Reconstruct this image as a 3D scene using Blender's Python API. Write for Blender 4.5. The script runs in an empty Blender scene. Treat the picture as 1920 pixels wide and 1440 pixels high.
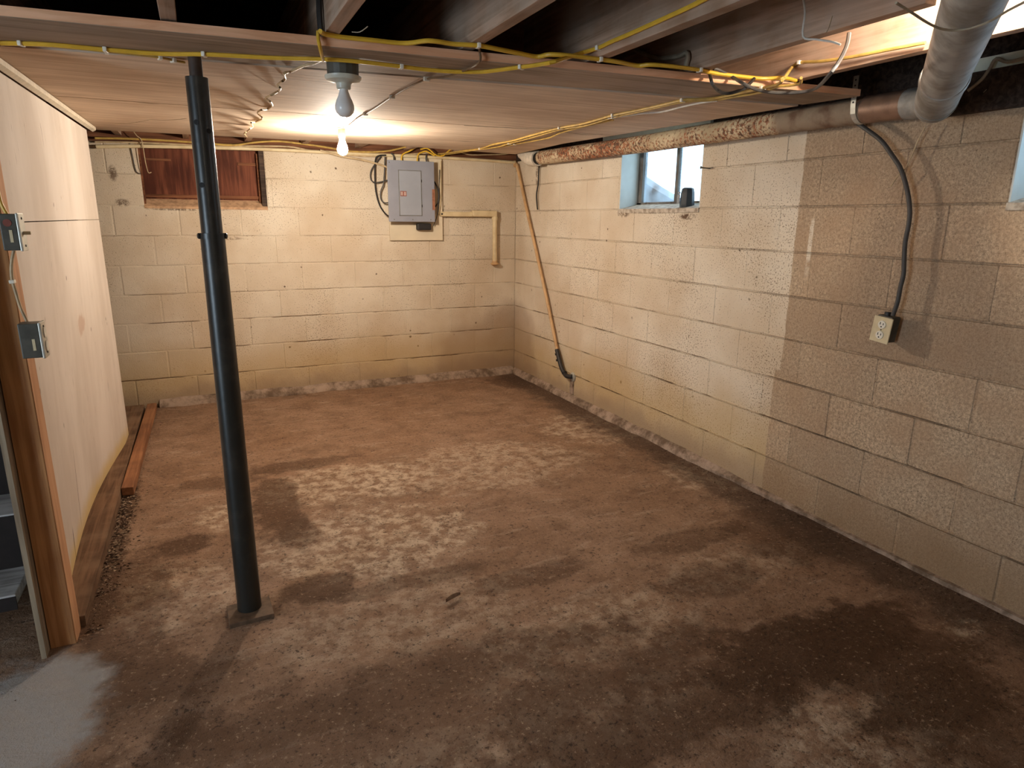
import bpy, bmesh, math, random
from mathutils import Vector, Matrix

S = bpy.context.scene
COL = S.collection
R = random.Random(7)

# ---------------------------------------------------------------- camera
cam_d = bpy.data.cameras.new('camera')
cam_d.sensor_width = 36.0
cam_d.lens = 22.998
cam_d.clip_start = 0.02
cam = bpy.data.objects.new('camera', cam_d)
COL.objects.link(cam)
_r, _u, _b = [[0.90636, -0.42242, 0.00899], [0.0953, 0.22511, 0.96966], [-0.41163, -0.878, 0.24428]]
cam.matrix_world = Matrix(((_r[0], _u[0], _b[0], 0), (_r[1], _u[1], _b[1], 0), (_r[2], _u[2], _b[2], 0), (0, 0, 0, 1)))
cam.location = (-2.4995, -5.2891, 1.3549)
S.camera = cam

# ---------------------------------------------------------------- world, light levels, exposure
SKY = 4.0
BULB = 1540.0          # lit bulb hanging under the plywood
BULB2 = 650.0         # second lit bulb between the joists, above the frame
BULB3 = 290.0         # added fill bulb, unseen behind the viewer
WARM = (1.0, 0.885, 0.74)
w = bpy.data.worlds.new('sky')
S.world = w
w.use_nodes = True
bg = w.node_tree.nodes['Background']
bg.inputs['Color'].default_value = (0.56, 0.80, 1.0, 1)
bg.inputs['Strength'].default_value = SKY
S.view_settings.view_transform = 'Standard'
S.view_settings.look = 'None'
S.view_settings.gamma = 1.0
S.view_settings.use_curve_mapping = False
S.view_settings.exposure = 0.0
S.cycles.use_denoising = True
S.cycles.max_bounces = 6
S.cycles.diffuse_bounces = 4
S.cycles.use_adaptive_sampling = True
S.cycles.adaptive_threshold = 0.03
S.cycles.sample_clamp_indirect = 6.0

# added area lamp standing in for daylight from an unseen doorway by the stairs
dl = bpy.data.lights.new('daylight_stand_in', 'AREA')
dl.shape = 'RECTANGLE'; dl.size = 0.9; dl.size_y = 1.7; dl.energy = 85.0; dl.color = (0.72, 0.86, 1.0)
dlo = bpy.data.objects.new('daylight_stand_in', dl); COL.objects.link(dlo)
dlo.location = (-5.3, -4.8, 1.1); dlo.rotation_euler = (0, math.radians(-90), 0)

CH = .2032                                   # one course of blocks
# ---------------------------------------------------------------- materials
def lin(h):
    h = h.lstrip('#')
    o = []
    for i in (0, 2, 4):
        c = int(h[i:i + 2], 16) / 255
        o.append(c / 12.92 if c < 0.04045 else ((c + 0.055) / 1.055) ** 2.4)
    return (o[0], o[1], o[2], 1.0)

class NT:
    def __init__(s, name, rough=0.8, metal=0.0, spec=0.3):
        s.m = bpy.data.materials.new(name)
        s.m.use_nodes = True
        s.t = s.m.node_tree
        s.bsdf = s.t.nodes['Principled BSDF']
        s.bsdf.inputs['Roughness'].default_value = rough
        s.bsdf.inputs['Metallic'].default_value = metal
        s.bsdf.inputs['Specular IOR Level'].default_value = spec
        s.pos = s.t.nodes.new('ShaderNodeNewGeometry').outputs['Position']
    def lk(s, a, b):
        s.t.links.new(a, b)
    def put(s, sock, v):
        if isinstance(v, bpy.types.NodeSocket):
            s.lk(v, sock)
        else:
            sock.default_value = v
    def scaled(s, sc, vec=None):
        n = s.t.nodes.new('ShaderNodeVectorMath'); n.operation = 'MULTIPLY'
        s.put(n.inputs[0], vec if vec is not None else s.pos); n.inputs[1].default_value = sc
        return n.outputs[0]
    def noise(s, scale, detail=3, rough=0.55, vec=None, dist=0.0):
        n = s.t.nodes.new('ShaderNodeTexNoise')
        n.inputs['Scale'].default_value = scale; n.inputs['Detail'].default_value = detail
        n.inputs['Roughness'].default_value = rough; n.inputs['Distortion'].default_value = dist
        s.put(n.inputs['Vector'], vec if vec is not None else s.pos)
        return n.outputs['Fac']
    def voro(s, scale, vec=None, rnd=1.0):
        n = s.t.nodes.new('ShaderNodeTexVoronoi')
        n.inputs['Scale'].default_value = scale; n.inputs['Randomness'].default_value = rnd
        s.put(n.inputs['Vector'], vec if vec is not None else s.pos)
        return n.outputs['Distance']
    def step(s, v, a, b, lo=0.0, hi=1.0):
        n = s.t.nodes.new('ShaderNodeMapRange'); n.interpolation_type = 'SMOOTHSTEP'
        s.put(n.inputs[0], v)
        n.inputs[1].default_value = a; n.inputs[2].default_value = b
        n.inputs[3].default_value = lo; n.inputs[4].default_value = hi
        return n.outputs[0]
    def math(s, op, a, b=0.0):
        n = s.t.nodes.new('ShaderNodeMath'); n.operation = op
        s.put(n.inputs[0], a); s.put(n.inputs[1], b)
        return n.outputs[0]
    def mix(s, f, a, b):
        n = s.t.nodes.new('ShaderNodeMix'); n.data_type = 'RGBA'
        s.put(n.inputs[0], f); s.put(n.inputs[6], a); s.put(n.inputs[7], b)
        return n.outputs[2]
    def xyz(s):
        n = s.t.nodes.new('ShaderNodeSeparateXYZ'); s.lk(s.pos, n.inputs[0])
        return n.outputs
    def rnd(s):
        return s.t.nodes.new('ShaderNodeObjectInfo').outputs['Random']
    def blob(s, c, r, jag, amt=0.6):
        """an uneven patch of colour (dirt, wear, painted light or shade) at world point c"""
        n = s.t.nodes.new('ShaderNodeVectorMath'); n.operation = 'SUBTRACT'
        s.lk(s.pos, n.inputs[0]); n.inputs[1].default_value = c
        v = s.scaled((1 / r[0], 1 / r[1], 1 / r[2]), n.outputs[0])
        l = s.t.nodes.new('ShaderNodeVectorMath'); l.operation = 'LENGTH'; s.lk(v, l.inputs[0])
        d = s.math('ADD', l.outputs['Value'], s.math('MULTIPLY', s.math('SUBTRACT', jag, 0.5), amt * 3))
        return s.step(d, 1.1, 0.65)
    def color(s, v):
        s.put(s.bsdf.inputs['Base Color'], v); return s
    def bump(s, h, strength=0.3, dist=0.005):
        n = s.t.nodes.new('ShaderNodeBump')
        n.inputs['Strength'].default_value = strength; n.inputs['Distance'].default_value = dist
        s.lk(h, n.inputs['Height']); s.lk(n.outputs[0], s.bsdf.inputs['Normal']); return s

def plain(name, hexc, rough=0.6, metal=0.0, spec=0.4, var=0.25, scale=25.0, dark=None):
    k = NT(name, rough, metal, spec)
    c = lin(hexc)
    d = lin(dark) if dark else tuple(x * 0.55 for x in c[:3]) + (1,)
    k.color(k.mix(k.math('MULTIPLY', k.step(k.noise(scale, 4), 0.35, 0.7), var * 2), c, d))
    return k.m

def wood(name, light, dark, axis, dust=None, dustamt=0.5, rough=0.8, grain=(2.0, 45.0)):
    k = NT(name, rough, 0, 0.2)
    sc = [grain[1]] * 3
    sc[axis] = grain[0]
    v = k.scaled(tuple(sc))
    g = k.noise(1.0, 4, 0.6, v, 0.6)
    big = k.noise(3.0, 2)
    c = k.mix(k.step(k.math('ADD', g, k.math('MULTIPLY', k.math('SUBTRACT', big, .5), .6)), 0.3, 0.72), lin(dark), lin(light))
    kn = k.voro(2.3, k.scaled(tuple(0.5 if i == axis else 1.6 for i in range(3))))
    c = k.mix(k.step(kn, 0.085, 0.03), c, tuple(x * .35 for x in lin(dark)[:3]) + (1,))
    if dust:
        c = k.mix(k.math('MULTIPLY', k.step(k.noise(7.0, 5), 0.35, 0.7), dustamt), c, lin(dust))
    k.color(c).bump(g, 0.25, 0.003)
    return k.m

def block_material():
    k = NT('painted_block', 0.9, 0, 0.15)
    o = k.xyz(); x, y, z = o[0], o[1], o[2]
    fine = k.noise(130, 3, 0.7)
    mid = k.noise(22, 4, 0.6)
    low = k.noise(2.2, 3)
    paint = k.mix(k.step(low, 0.3, 0.7), lin('#dccfbb'), lin('#cab79e'))
    paint = k.mix(k.math('MULTIPLY', k.rnd(), 0.18), paint, lin('#b8a287'))
    # pores and chips showing dark through the paint, denser in some places
    dens = k.math('ADD', k.step(k.noise(1.6, 2), 0.3, 0.7, -0.06, 0.04), k.step(y, -1.0, -2.6, 0, 0.035))
    pores = k.step(k.math('ADD', k.noise(125, 2, .6), dens), 0.61, 0.68)
    paint = k.mix(k.math('MULTIPLY', pores, 0.7), paint, lin('#5f4830'))
    chips = k.step(k.math('ADD', k.voro(11.0), k.math('MULTIPLY', k.math('SUBTRACT', mid, .5), -.35)), 0.10, 0.045)
    chips = k.math('MULTIPLY', chips, k.step(k.noise(2.8, 2), 0.46, 0.6))
    paint = k.mix(k.math('MULTIPLY', chips, 0.85), paint, lin('#4c3422'))
    # yellowing and damp near the floor
    zz = k.math('ADD', z, k.math('MULTIPLY', k.math('SUBTRACT', k.noise(3.2, 4), .5), 0.28))
    paint = k.mix(k.step(zz, 0.55, 0.2, 0, 0.55), paint, lin('#b7985f'))
    paint = k.mix(k.step(zz, 0.20, 0.05, 0, 0.55), paint, lin('#8d7664'))
    # brown damp in the corner
    cr = k.blob((-0.15, -0.05, 0.1), (0.75, 0.45, 0.55), k.noise(2.5, 2), 0.4)
    paint = k.mix(k.math('MULTIPLY', cr, 0.42), paint, lin('#8a6a50'))
    # dirt hanging below the window sill and old marks near the boarded window
    jag = k.noise(26, 4, .7)
    for cc, rr, a in (((0, -1.63, 1.392), (.05, .075, .022), .9), ((0, -2.26, 1.378), (.05, .08, .020), .9), ((0, -1.97, 1.404), (.05, .36, .010), .8), ((0, -.40, 1.70), (.05, .035, .11), .6),
                      ((-2.985, 0, 1.63), (.03, .05, .06), .75), ((-2.95, 0, 1.44), (.05, .05, .03), .75), ((-2.55, 0, 1.40), (.3, .05, .010), .7), ((-2.3, 0, 1.20), (.10, .05, .012), .6)):
        paint = k.mix(k.math('MULTIPLY', k.math('MULTIPLY', k.blob(cc, rr, jag, .7), k.step(jag, .42, .55)), a), paint, lin('#4a2e1c'))
    # hairline cracks along the bed joints, strongest low down
    fz = k.math('ABSOLUTE', k.math('SUBTRACT', k.math('FRACT', k.math('ADD', k.math('MULTIPLY', k.math('ADD', z, k.math('MULTIPLY', k.math('SUBTRACT', k.noise(9, 3), .5), .010)), 1 / CH), .5)), .5))
    crack = k.math('MULTIPLY', k.step(fz, .022, .010), k.math('MULTIPLY', k.step(k.noise(3.1, 3), .44, .56), k.step(z, 1.0, .5, .35, .85)))
    crack = k.math('MULTIPLY', crack, k.step(z, .08, .12))
    paint = k.mix(crack, paint, lin('#553a24'))
    g1 = k.math('ADD', k.math('MULTIPLY', k.noise(85, 3, .75), .6), k.math('MULTIPLY', k.noise(210, 2, .7), .4))
    bare = k.mix(k.step(g1, 0.36, 0.66), lin('#94806a'), lin('#d8be9e'))
    bare = k.mix(k.step(k.noise(115, 2, .6), 0.62, 0.70, 0, .75), bare, lin('#43342a'))
    bare = k.mix(k.step(k.noise(140, 2, .6), 0.66, 0.74, 0, .6), bare, lin('#cdb99f'))
    bare = k.mix(k.step(k.noise(5, 3), 0.35, 0.7, 0, 0.5), bare, lin('#ad8e70'))
    bare = k.mix(k.math('MULTIPLY', k.rnd(), 0.5), bare, lin('#8a735d'))
    bare = k.mix(k.step(zz, 0.3, 0.0, 0, 0.45), bare, lin('#7d5f3c'))
    # the coat of paint stops at an uneven upright edge on the right-hand wall
    edge = k.math('ADD', y, k.math('MULTIPLY', k.math('SUBTRACT', k.noise(14, 3), .5), 0.022))
    stepd = k.step(z, 0.655, 0.645, 0, 0.036)
    edge = k.math('SUBTRACT', edge, stepd)
    isbare = k.step(edge, -3.029, -3.036)
    drip = k.math('MULTIPLY', k.step(k.math('ABSOLUTE', k.math('SUBTRACT', k.math('ADD', y, k.math('MULTIPLY', k.math('SUBTRACT', z, 1.2), .008)), -3.118)), 0.014, 0.008),
                  k.math('MULTIPLY', k.step(z, 1.38, 1.36), k.step(z, 1.05, 1.25)))
    bare = k.mix(k.math('MULTIPLY', crack, .8), bare, lin('#3a2a1e'))
    isbare = k.math('MULTIPLY', isbare, k.math('SUBTRACT', 1.0, k.math('MULTIPLY', drip, k.step(mid, .35, .55))))
    k.color(k.mix(isbare, paint, bare))
    hgt = k.math('ADD', fine, k.math('MULTIPLY', mid, 0.8))
    k.bump(hgt, 0.55, 0.004)
    return k.m

def floor_material():
    k = NT('cellar_floor', 0.75, 0, 0.25)
    o = k.xyz()
    fine = k.noise(62, 4, 0.75)
    str_ = k.noise(1.0, 5, 0.65, k.scaled((5.0, 16.0, 1.0)), 0.8)
    mid = k.noise(6, 5, 0.65)
    low = k.noise(1.1, 3, 0.5)
    c = k.mix(k.step(low, 0.3, 0.7), lin('#8e6f57'), lin('#9e8069'))
    c = k.mix(k.step(mid, 0.35, 0.7, 0, 0.75), c, lin('#70543f'))
    c = k.mix(k.math('MULTIPLY', k.step(str_, 0.52, 0.72), 0.5), c, lin('#b19a85'))
    # scraped, paler areas
    jag = k.noise(7, 5, 0.65)
    for cc, rr, a in PALE:
        c = k.mix(k.math('MULTIPLY', k.math('MULTIPLY', k.blob(cc, rr, jag, 0.5), k.step(k.noise(16, 5, .7), 0.4, 0.62)), a), c, lin('#cdb89f'))
    for cc, rr, a in DARK:  # stains, with the post's shadow and the dimmer front floor painted in
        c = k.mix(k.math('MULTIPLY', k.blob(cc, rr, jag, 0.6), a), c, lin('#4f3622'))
    # dark strip along the right-hand wall
    dw = k.math('ADD', o[0], k.math('MULTIPLY', k.math('SUBTRACT', jag, .5), 0.45))
    c = k.mix(k.step(dw, -0.34, -0.12, 0, 0.75), c, lin('#443429'))
    chips = k.step(k.voro(24, k.scaled((1, 1.7, 1))), 0.13, 0.06)
    c = k.mix(k.math('MULTIPLY', chips, k.step(k.noise(4, 3), .5, .66, 0, .8)), c, lin('#b59c80'))
    sp = k.step(fine, 0.58, 0.70)
    c = k.mix(k.math('MULTIPLY', sp, 0.55), c, lin('#bda58a'))
    c = k.mix(k.step(fine, 0.44, 0.34, 0, 0.75), c, lin('#2c1d13'))
    c = k.mix(k.step(k.noise(130, 3, .7), 0.42, 0.32, 0, 0.6), c, lin('#3a281b'))
    # daylight patch beside the stairs, painted grey into the floor colour
    k.color(k.mix(k.math('MULTIPLY', k.blob(([(-3.075,-3.325,0.000)])[0], (0.22, 0.32, 1), jag, .4), 0.8), c, lin('#a3a09c')))
    k.bump(k.math('ADD', k.math('MULTIPLY', fine, .8), k.math('ADD', mid, str_)), 0.9, 0.011)
    return k.m

PALE = [(([(-1.938,-2.684,0.000)])[0], (.50, .38, 1), .8), (([(-1.945,-1.998,0.000)])[0], (.45, .3, 1), .75), (([(-1.173,-2.040,0.000)])[0], (.7, .4, 1), .5), (([(-0.200,-1.707,0.000)])[0], (.4, .4, 1), .6),
        (([(-2.519,-2.165,0.000)])[0], (.14, .16, 1), .8), (([(-0.213,-4.146,0.000)])[0], (.085, .05, 1), 1.0), (([(-0.932,-4.352,0.000)])[0], (.38, .22, 1), .55), (([(-0.133,-2.673,0.000)])[0], (.2, .25, 1), .6),
        (([(-1.445,-3.651,0.000)])[0], (.5, .22, 1), .5), (([(-0.652,-3.507,0.000)])[0], (.4, .15, 1), .4), (([(-1.966,-3.281,0.000)])[0], (.5, .25, 1), .4), (([(-2.704,-2.801,0.000)])[0], (.25, .3, 1), .5), (([(-1.878,-3.984,0.000)])[0], (.8, .15, 1), .4)]
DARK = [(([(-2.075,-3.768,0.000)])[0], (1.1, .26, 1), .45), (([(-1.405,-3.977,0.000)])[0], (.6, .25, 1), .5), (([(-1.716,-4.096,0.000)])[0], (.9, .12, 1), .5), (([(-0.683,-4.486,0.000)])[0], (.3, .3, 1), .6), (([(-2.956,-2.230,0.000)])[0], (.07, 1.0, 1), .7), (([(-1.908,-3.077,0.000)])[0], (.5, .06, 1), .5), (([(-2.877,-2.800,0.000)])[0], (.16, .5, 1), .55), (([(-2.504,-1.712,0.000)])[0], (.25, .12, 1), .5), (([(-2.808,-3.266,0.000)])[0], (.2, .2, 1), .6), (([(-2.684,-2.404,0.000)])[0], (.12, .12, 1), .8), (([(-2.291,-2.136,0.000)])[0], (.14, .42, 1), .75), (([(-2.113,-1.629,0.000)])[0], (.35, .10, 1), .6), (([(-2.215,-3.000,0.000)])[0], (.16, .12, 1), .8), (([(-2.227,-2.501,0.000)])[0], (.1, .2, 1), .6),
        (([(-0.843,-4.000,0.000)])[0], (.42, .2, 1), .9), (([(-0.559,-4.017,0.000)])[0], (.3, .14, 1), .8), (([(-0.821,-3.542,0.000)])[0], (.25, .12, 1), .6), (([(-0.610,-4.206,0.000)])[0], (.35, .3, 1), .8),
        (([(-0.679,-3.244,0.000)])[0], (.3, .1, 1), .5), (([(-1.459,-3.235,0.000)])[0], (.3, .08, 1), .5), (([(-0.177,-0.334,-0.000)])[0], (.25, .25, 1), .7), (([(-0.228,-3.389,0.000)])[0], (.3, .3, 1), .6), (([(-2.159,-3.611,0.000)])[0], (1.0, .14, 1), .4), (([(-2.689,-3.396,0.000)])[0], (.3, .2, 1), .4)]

MB_ = block_material()
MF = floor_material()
M_CURB = (lambda k: k.color(k.mix(k.step(k.noise(9, 5, .7), .35, .65), lin('#a89280'), lin('#665444'))).bump(k.noise(60, 3), .5, .004).m)(NT('mortar_curb', .9, 0, .2))
M_JOIST = wood('joist_wood', '#c09c82', '#8c6e56', 1, '#b8a492', .5)
M_PLY = wood('plywood_face', '#dec8b0', '#bca28a', 0, '#c6b09a', .35, .75, (1.6, 40.0))
M_BEAM = wood('beam_face', '#b29a84', '#84705c', 0, '#a08c7c', .5, .75, (1.6, 40.0))
M_EDGE = wood('beam_edge', '#f0bc96', '#d69c74', 0, '#dcb08e', .3)
M_STUD = wood('stud_wood', '#c4905f', '#976640', 2, '#b07f56', .4)
M_STUDL = wood('stud_lit_side', '#d0a07a', '#b58560', 2)
M_PLATE = wood('plate_wood', '#7d5f48', '#4f3828', 1, '#8a7059', .5)
M_PLANK = wood('plank_wood', '#a3714e', '#7a5036', 1, '#5a4030', .35)
M_RED = wood('red_board', '#7a4630', '#451f12', 2, '#5e3220', .35, .7, (2.5, 30.0))
M_RIM = wood('rim_wood', '#8a5a3e', '#54321f', 0, '#4a3020', .4)
M_SUB = wood('subfloor_wood', '#54443a', '#2c221c', 0)
M_STAIR = wood('stair_wood', '#b0acaa', '#74706d', 0, '#c8c6c4', .6)
M_STAIRD = plain('stair_dark', '#241c19', .8)
M_GREYEDGE = wood('grey_board_edge', '#a8977f', '#7d6c58', 2)
def sheet_material():
    k = NT('painted_sheet', .7, 0, .25)
    o = k.xyz(); z = o[2]
    c = k.mix(k.step(k.noise(1.0, 4, .6, k.scaled((1, 3.2, 1.1))), .3, .7), lin('#ddd0c3'), lin('#cbbcad'))
    dirt = k.step(k.noise(1.0, 4, .65, k.scaled((1, 40, 5))), .63, .70)
    c = k.mix(k.math('MULTIPLY', dirt, k.step(k.noise(3, 3), .45, .6, 0, .8)), c, lin('#6d5642'))
    spot = k.step(k.voro(13, k.scaled((1, 1, .6))), .11, .05)
    c = k.mix(k.math('MULTIPLY', spot, k.step(k.noise(2.2, 3), .5, .62, 0, .9)), c, lin('#5b4632'))
    c = k.mix(k.math('MULTIPLY', k.blob((-3.05, -1.68, .86), (.3, .10, .055), k.noise(12, 4), .5), .55), c, lin('#b58f74'))
    c = k.mix(k.blob((-3.05, -2.43, .05), (.3, .010, .13), k.noise(12, 2), .1), c, lin('#3a2a1e'))
    c = k.mix(k.blob((-3.05, -2.2, .22), (.3, .004, .22), k.noise(12, 2), .1), c, lin('#7a6048'))
    c = k.mix(k.step(k.math('ADD', z, k.math('MULTIPLY', k.math('SUBTRACT', k.noise(6, 3), .5), .1)), .14, .04, 0, .75), c, lin('#cfae62'))
    return k.color(c).bump(k.noise(14, 3), .15, .004).m
M_SHEET = sheet_material()
M_TRIM = plain('trim_paint', '#d5c6ae', .7, var=.2)
M_POST = (lambda k: k.color(k.mix(k.step(k.noise(9, 5, .7), .45, .75), lin('#22221f'), lin('#3a3630'))).bump(k.noise(30, 4), .12, .004).m)(NT('post_paint', .36, 0.0, .5))
M_TUBE = plain('inner_tube', '#4a3c33', .6, .2, dark='#2e231d')
M_BASEP = plain('base_plate_steel', '#6d5744', .7, .2, dark='#3a2c20', var=.4)
M_GREY = plain('panel_grey', '#90919a', .42, 0, .45, .12, 6)
M_GREY2 = plain('panel_door_grey', '#979aa2', .4, 0, .45, .10, 6)
M_GREYD = plain('panel_side_grey', '#77756f', .5, var=.25)
M_RUSTP = plain('panel_rust', '#a06a50', .8, var=.4, scale=60)
M_LATCH = plain('latch_red', '#8a4a3c', .6)
M_LATCHL = plain('latch_pale', '#b39a90', .6)
M_BOARD = plain('backing_board_paint', '#d9c9ad', .75, var=.12, scale=4)
M_YEL = plain('yellow_cable', '#deb038', .45, var=.15, dark='#a8842a')
M_YELD = plain('dusty_yellow_cable', '#c4a052', .55, var=.3, dark='#8a6c3a')
M_CRMC = plain('cream_cable', '#c9b08a', .6, var=.3, dark='#8f7656')
M_BRNC = plain('brown_lamp_cord', '#7c5f42', .6, var=.3)
M_WHITE = plain('white_plastic', '#e9e2d0', .5, var=.1)
M_WHITEW = plain('pale_wire', '#d6d0c4', .5, var=.2)
M_BLK = plain('black_rubber', '#2a2725', .5, var=.2)
M_BLKC = plain('dark_grey_cord', '#4a4642', .55, var=.2)
M_CRMP = plain('cream_pipe_paint', '#dcc8a0', .5, var=.2, scale=12, dark='#a98a5c')
M_TANP = plain('tan_pipe', '#d0a878', .5, var=.25, scale=12, dark='#8f6a42')
M_STEEL = plain('box_steel', '#55534b', .5, .15, .4, .3, dark='#35332d')
M_COVER = plain('cover_steel', '#c3c0b4', .4, .5, .5, .2)
M_IVORY = plain('ivory_plastic', '#d8c7a0', .5, var=.15)
M_SLOT = plain('dark_slot', '#15110e', .7, var=.1)
M_GALV = (lambda k: k.color(k.mix(k.step(k.noise(1.0, 4, .6, k.scaled((9, 9, 9))), .35, .7), lin('#a9a59e'), lin('#7d776e'))).bump(k.noise(18, 4), .25, .01).m)(NT('galvanised_duct', .6, .25, .4))
M_CAN = plain('container_black', '#2a3036', .45, var=.2)
M_CANL = plain('container_label', '#8b9094', .5, var=.3, scale=120)
M_SOIL = plain('garden_soil', '#77685f', .95, var=.4, scale=18)
M_FRAMEW = wood('window_wood', '#6b665f', '#3f3a36', 2, '#9a9894', .3)
M_FRAMEP = plain('window_pale_paint', '#cfd2cc', .6, var=.12, scale=8)
M_HEAD = plain('pale_green_paint', '#f2f6e2', .6, var=.1)
M_SILL = plain('sill_dusty_paint', '#c4b6a4', .85, var=.4, scale=34, dark='#7c6a58')
M_COPPER = plain('bare_pipe_metal', '#94745f', .45, .35, .5, .3)
M_CLOTH = plain('wrapped_cloth', '#d8cbb8', .95, var=.3, scale=40)
M_WEB = plain('cobweb', '#a89880', .95, var=.3)
M_CHIP = plain('floor_chip', '#a58d74', .9, var=.4)
M_CHIPD = plain('floor_chip_dark', '#4a3526', .9, var=.4)
def rust_material():
    k = NT('rusty_pipe', .8, 0, .25)
    o = k.xyz()
    c = k.mix(k.step(k.noise(6, 4), .3, .7), lin('#cdb896'), lin('#b09a7a'))
    flake = k.noise(55, 5, .75)
    zone = k.math('ADD', k.step(k.noise(2.4, 3, .5, k.scaled((2, 1, 2))), .35, .6, -.07, .05), k.step(k.math('ABSOLUTE', k.math('ADD', o[1], 1.35)), .6, .25, 0, .09))
    rust = k.step(k.math('ADD', flake, zone), .50, .60)
    c = k.mix(rust, c, k.mix(k.step(k.noise(50, 3), .4, .6), lin('#9a5f40'), lin('#5e4232')))
    grey = k.step(k.math('ADD', o[1], k.math('MULTIPLY', k.math('SUBTRACT', k.noise(20, 4), .5), .08)), -2.93, -3.0)
    c = k.mix(grey, c, k.mix(k.step(k.noise(9, 4), .4, .65), lin('#94806a'), lin('#6d513f')))
    return k.color(c).bump(flake, .6, .006).m
M_RUST = rust_material()

def emit_material(name, col, strength):
    m = bpy.data.materials.new(name); m.use_nodes = True
    t = m.node_tree; t.nodes.clear()
    e = t.nodes.new('ShaderNodeEmission'); o = t.nodes.new('ShaderNodeOutputMaterial')
    e.inputs[0].default_value = col + (1,); e.inputs[1].default_value = strength
    t.links.new(e.outputs[0], o.inputs[0]); return m
M_LIT = emit_material('lit_bulb_glass', WARM, BULB)
M_LIT2 = emit_material('lit_bulb_glass_joists', WARM, BULB2)
M_LIT3 = emit_material('lit_bulb_glass_fill', WARM, BULB3)
M_BULB = (lambda k: (k.color(lin('#e8e4df')), k.m)[1])(NT('frosted_bulb_glass', .2, 0, .5))
M_CERAM = plain('porcelain', '#cbc7b6', .35, 0, .5, .2)
def glass_material():
    m = bpy.data.materials.new('dusty_glass'); m.use_nodes = True
    t = m.node_tree; t.nodes.clear()
    o = t.nodes.new('ShaderNodeOutputMaterial'); mx = t.nodes.new('ShaderNodeMixShader')
    tr = t.nodes.new('ShaderNodeBsdfTransparent'); tl = t.nodes.new('ShaderNodeBsdfTranslucent')
    n = t.nodes.new('ShaderNodeTexNoise'); n.inputs['Scale'].default_value = 6; n.inputs['Detail'].default_value = 4
    g = t.nodes.new('ShaderNodeNewGeometry'); t.links.new(g.outputs['Position'], n.inputs['Vector'])
    r = t.nodes.new('ShaderNodeMapRange'); r.inputs[1].default_value = .3; r.inputs[2].default_value = .75
    r.inputs[3].default_value = .03; r.inputs[4].default_value = .28
    t.links.new(n.outputs['Fac'], r.inputs[0]); t.links.new(r.outputs[0], mx.inputs[0])
    tl.inputs[0].default_value = (.75, .85, .95, 1)
    t.links.new(tr.outputs[0], mx.inputs[1]); t.links.new(tl.outputs[0], mx.inputs[2]); t.links.new(mx.outputs[0], o.inputs[0])
    return m
M_GLASS = glass_material()

# ---------------------------------------------------------------- mesh helpers
def smooth_path(pts, k=4):
    P = [Vector(p) for p in pts]
    if len(P) < 3 or k < 2:
        return P
    out = []
    for i in range(len(P) - 1):
        a = P[i - 1] if i else P[0] * 2 - P[1]
        b, c = P[i], P[i + 1]
        d = P[i + 2] if i + 2 < len(P) else P[-1] * 2 - P[-2]
        for j in range(k):
            t = j / k
            out.append(.5 * ((2 * b) + (c - a) * t + (2 * a - 5 * b + 4 * c - d) * t * t + (3 * b - 3 * c + d - a) * t ** 3))
    out.append(P[-1])
    return out

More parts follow.
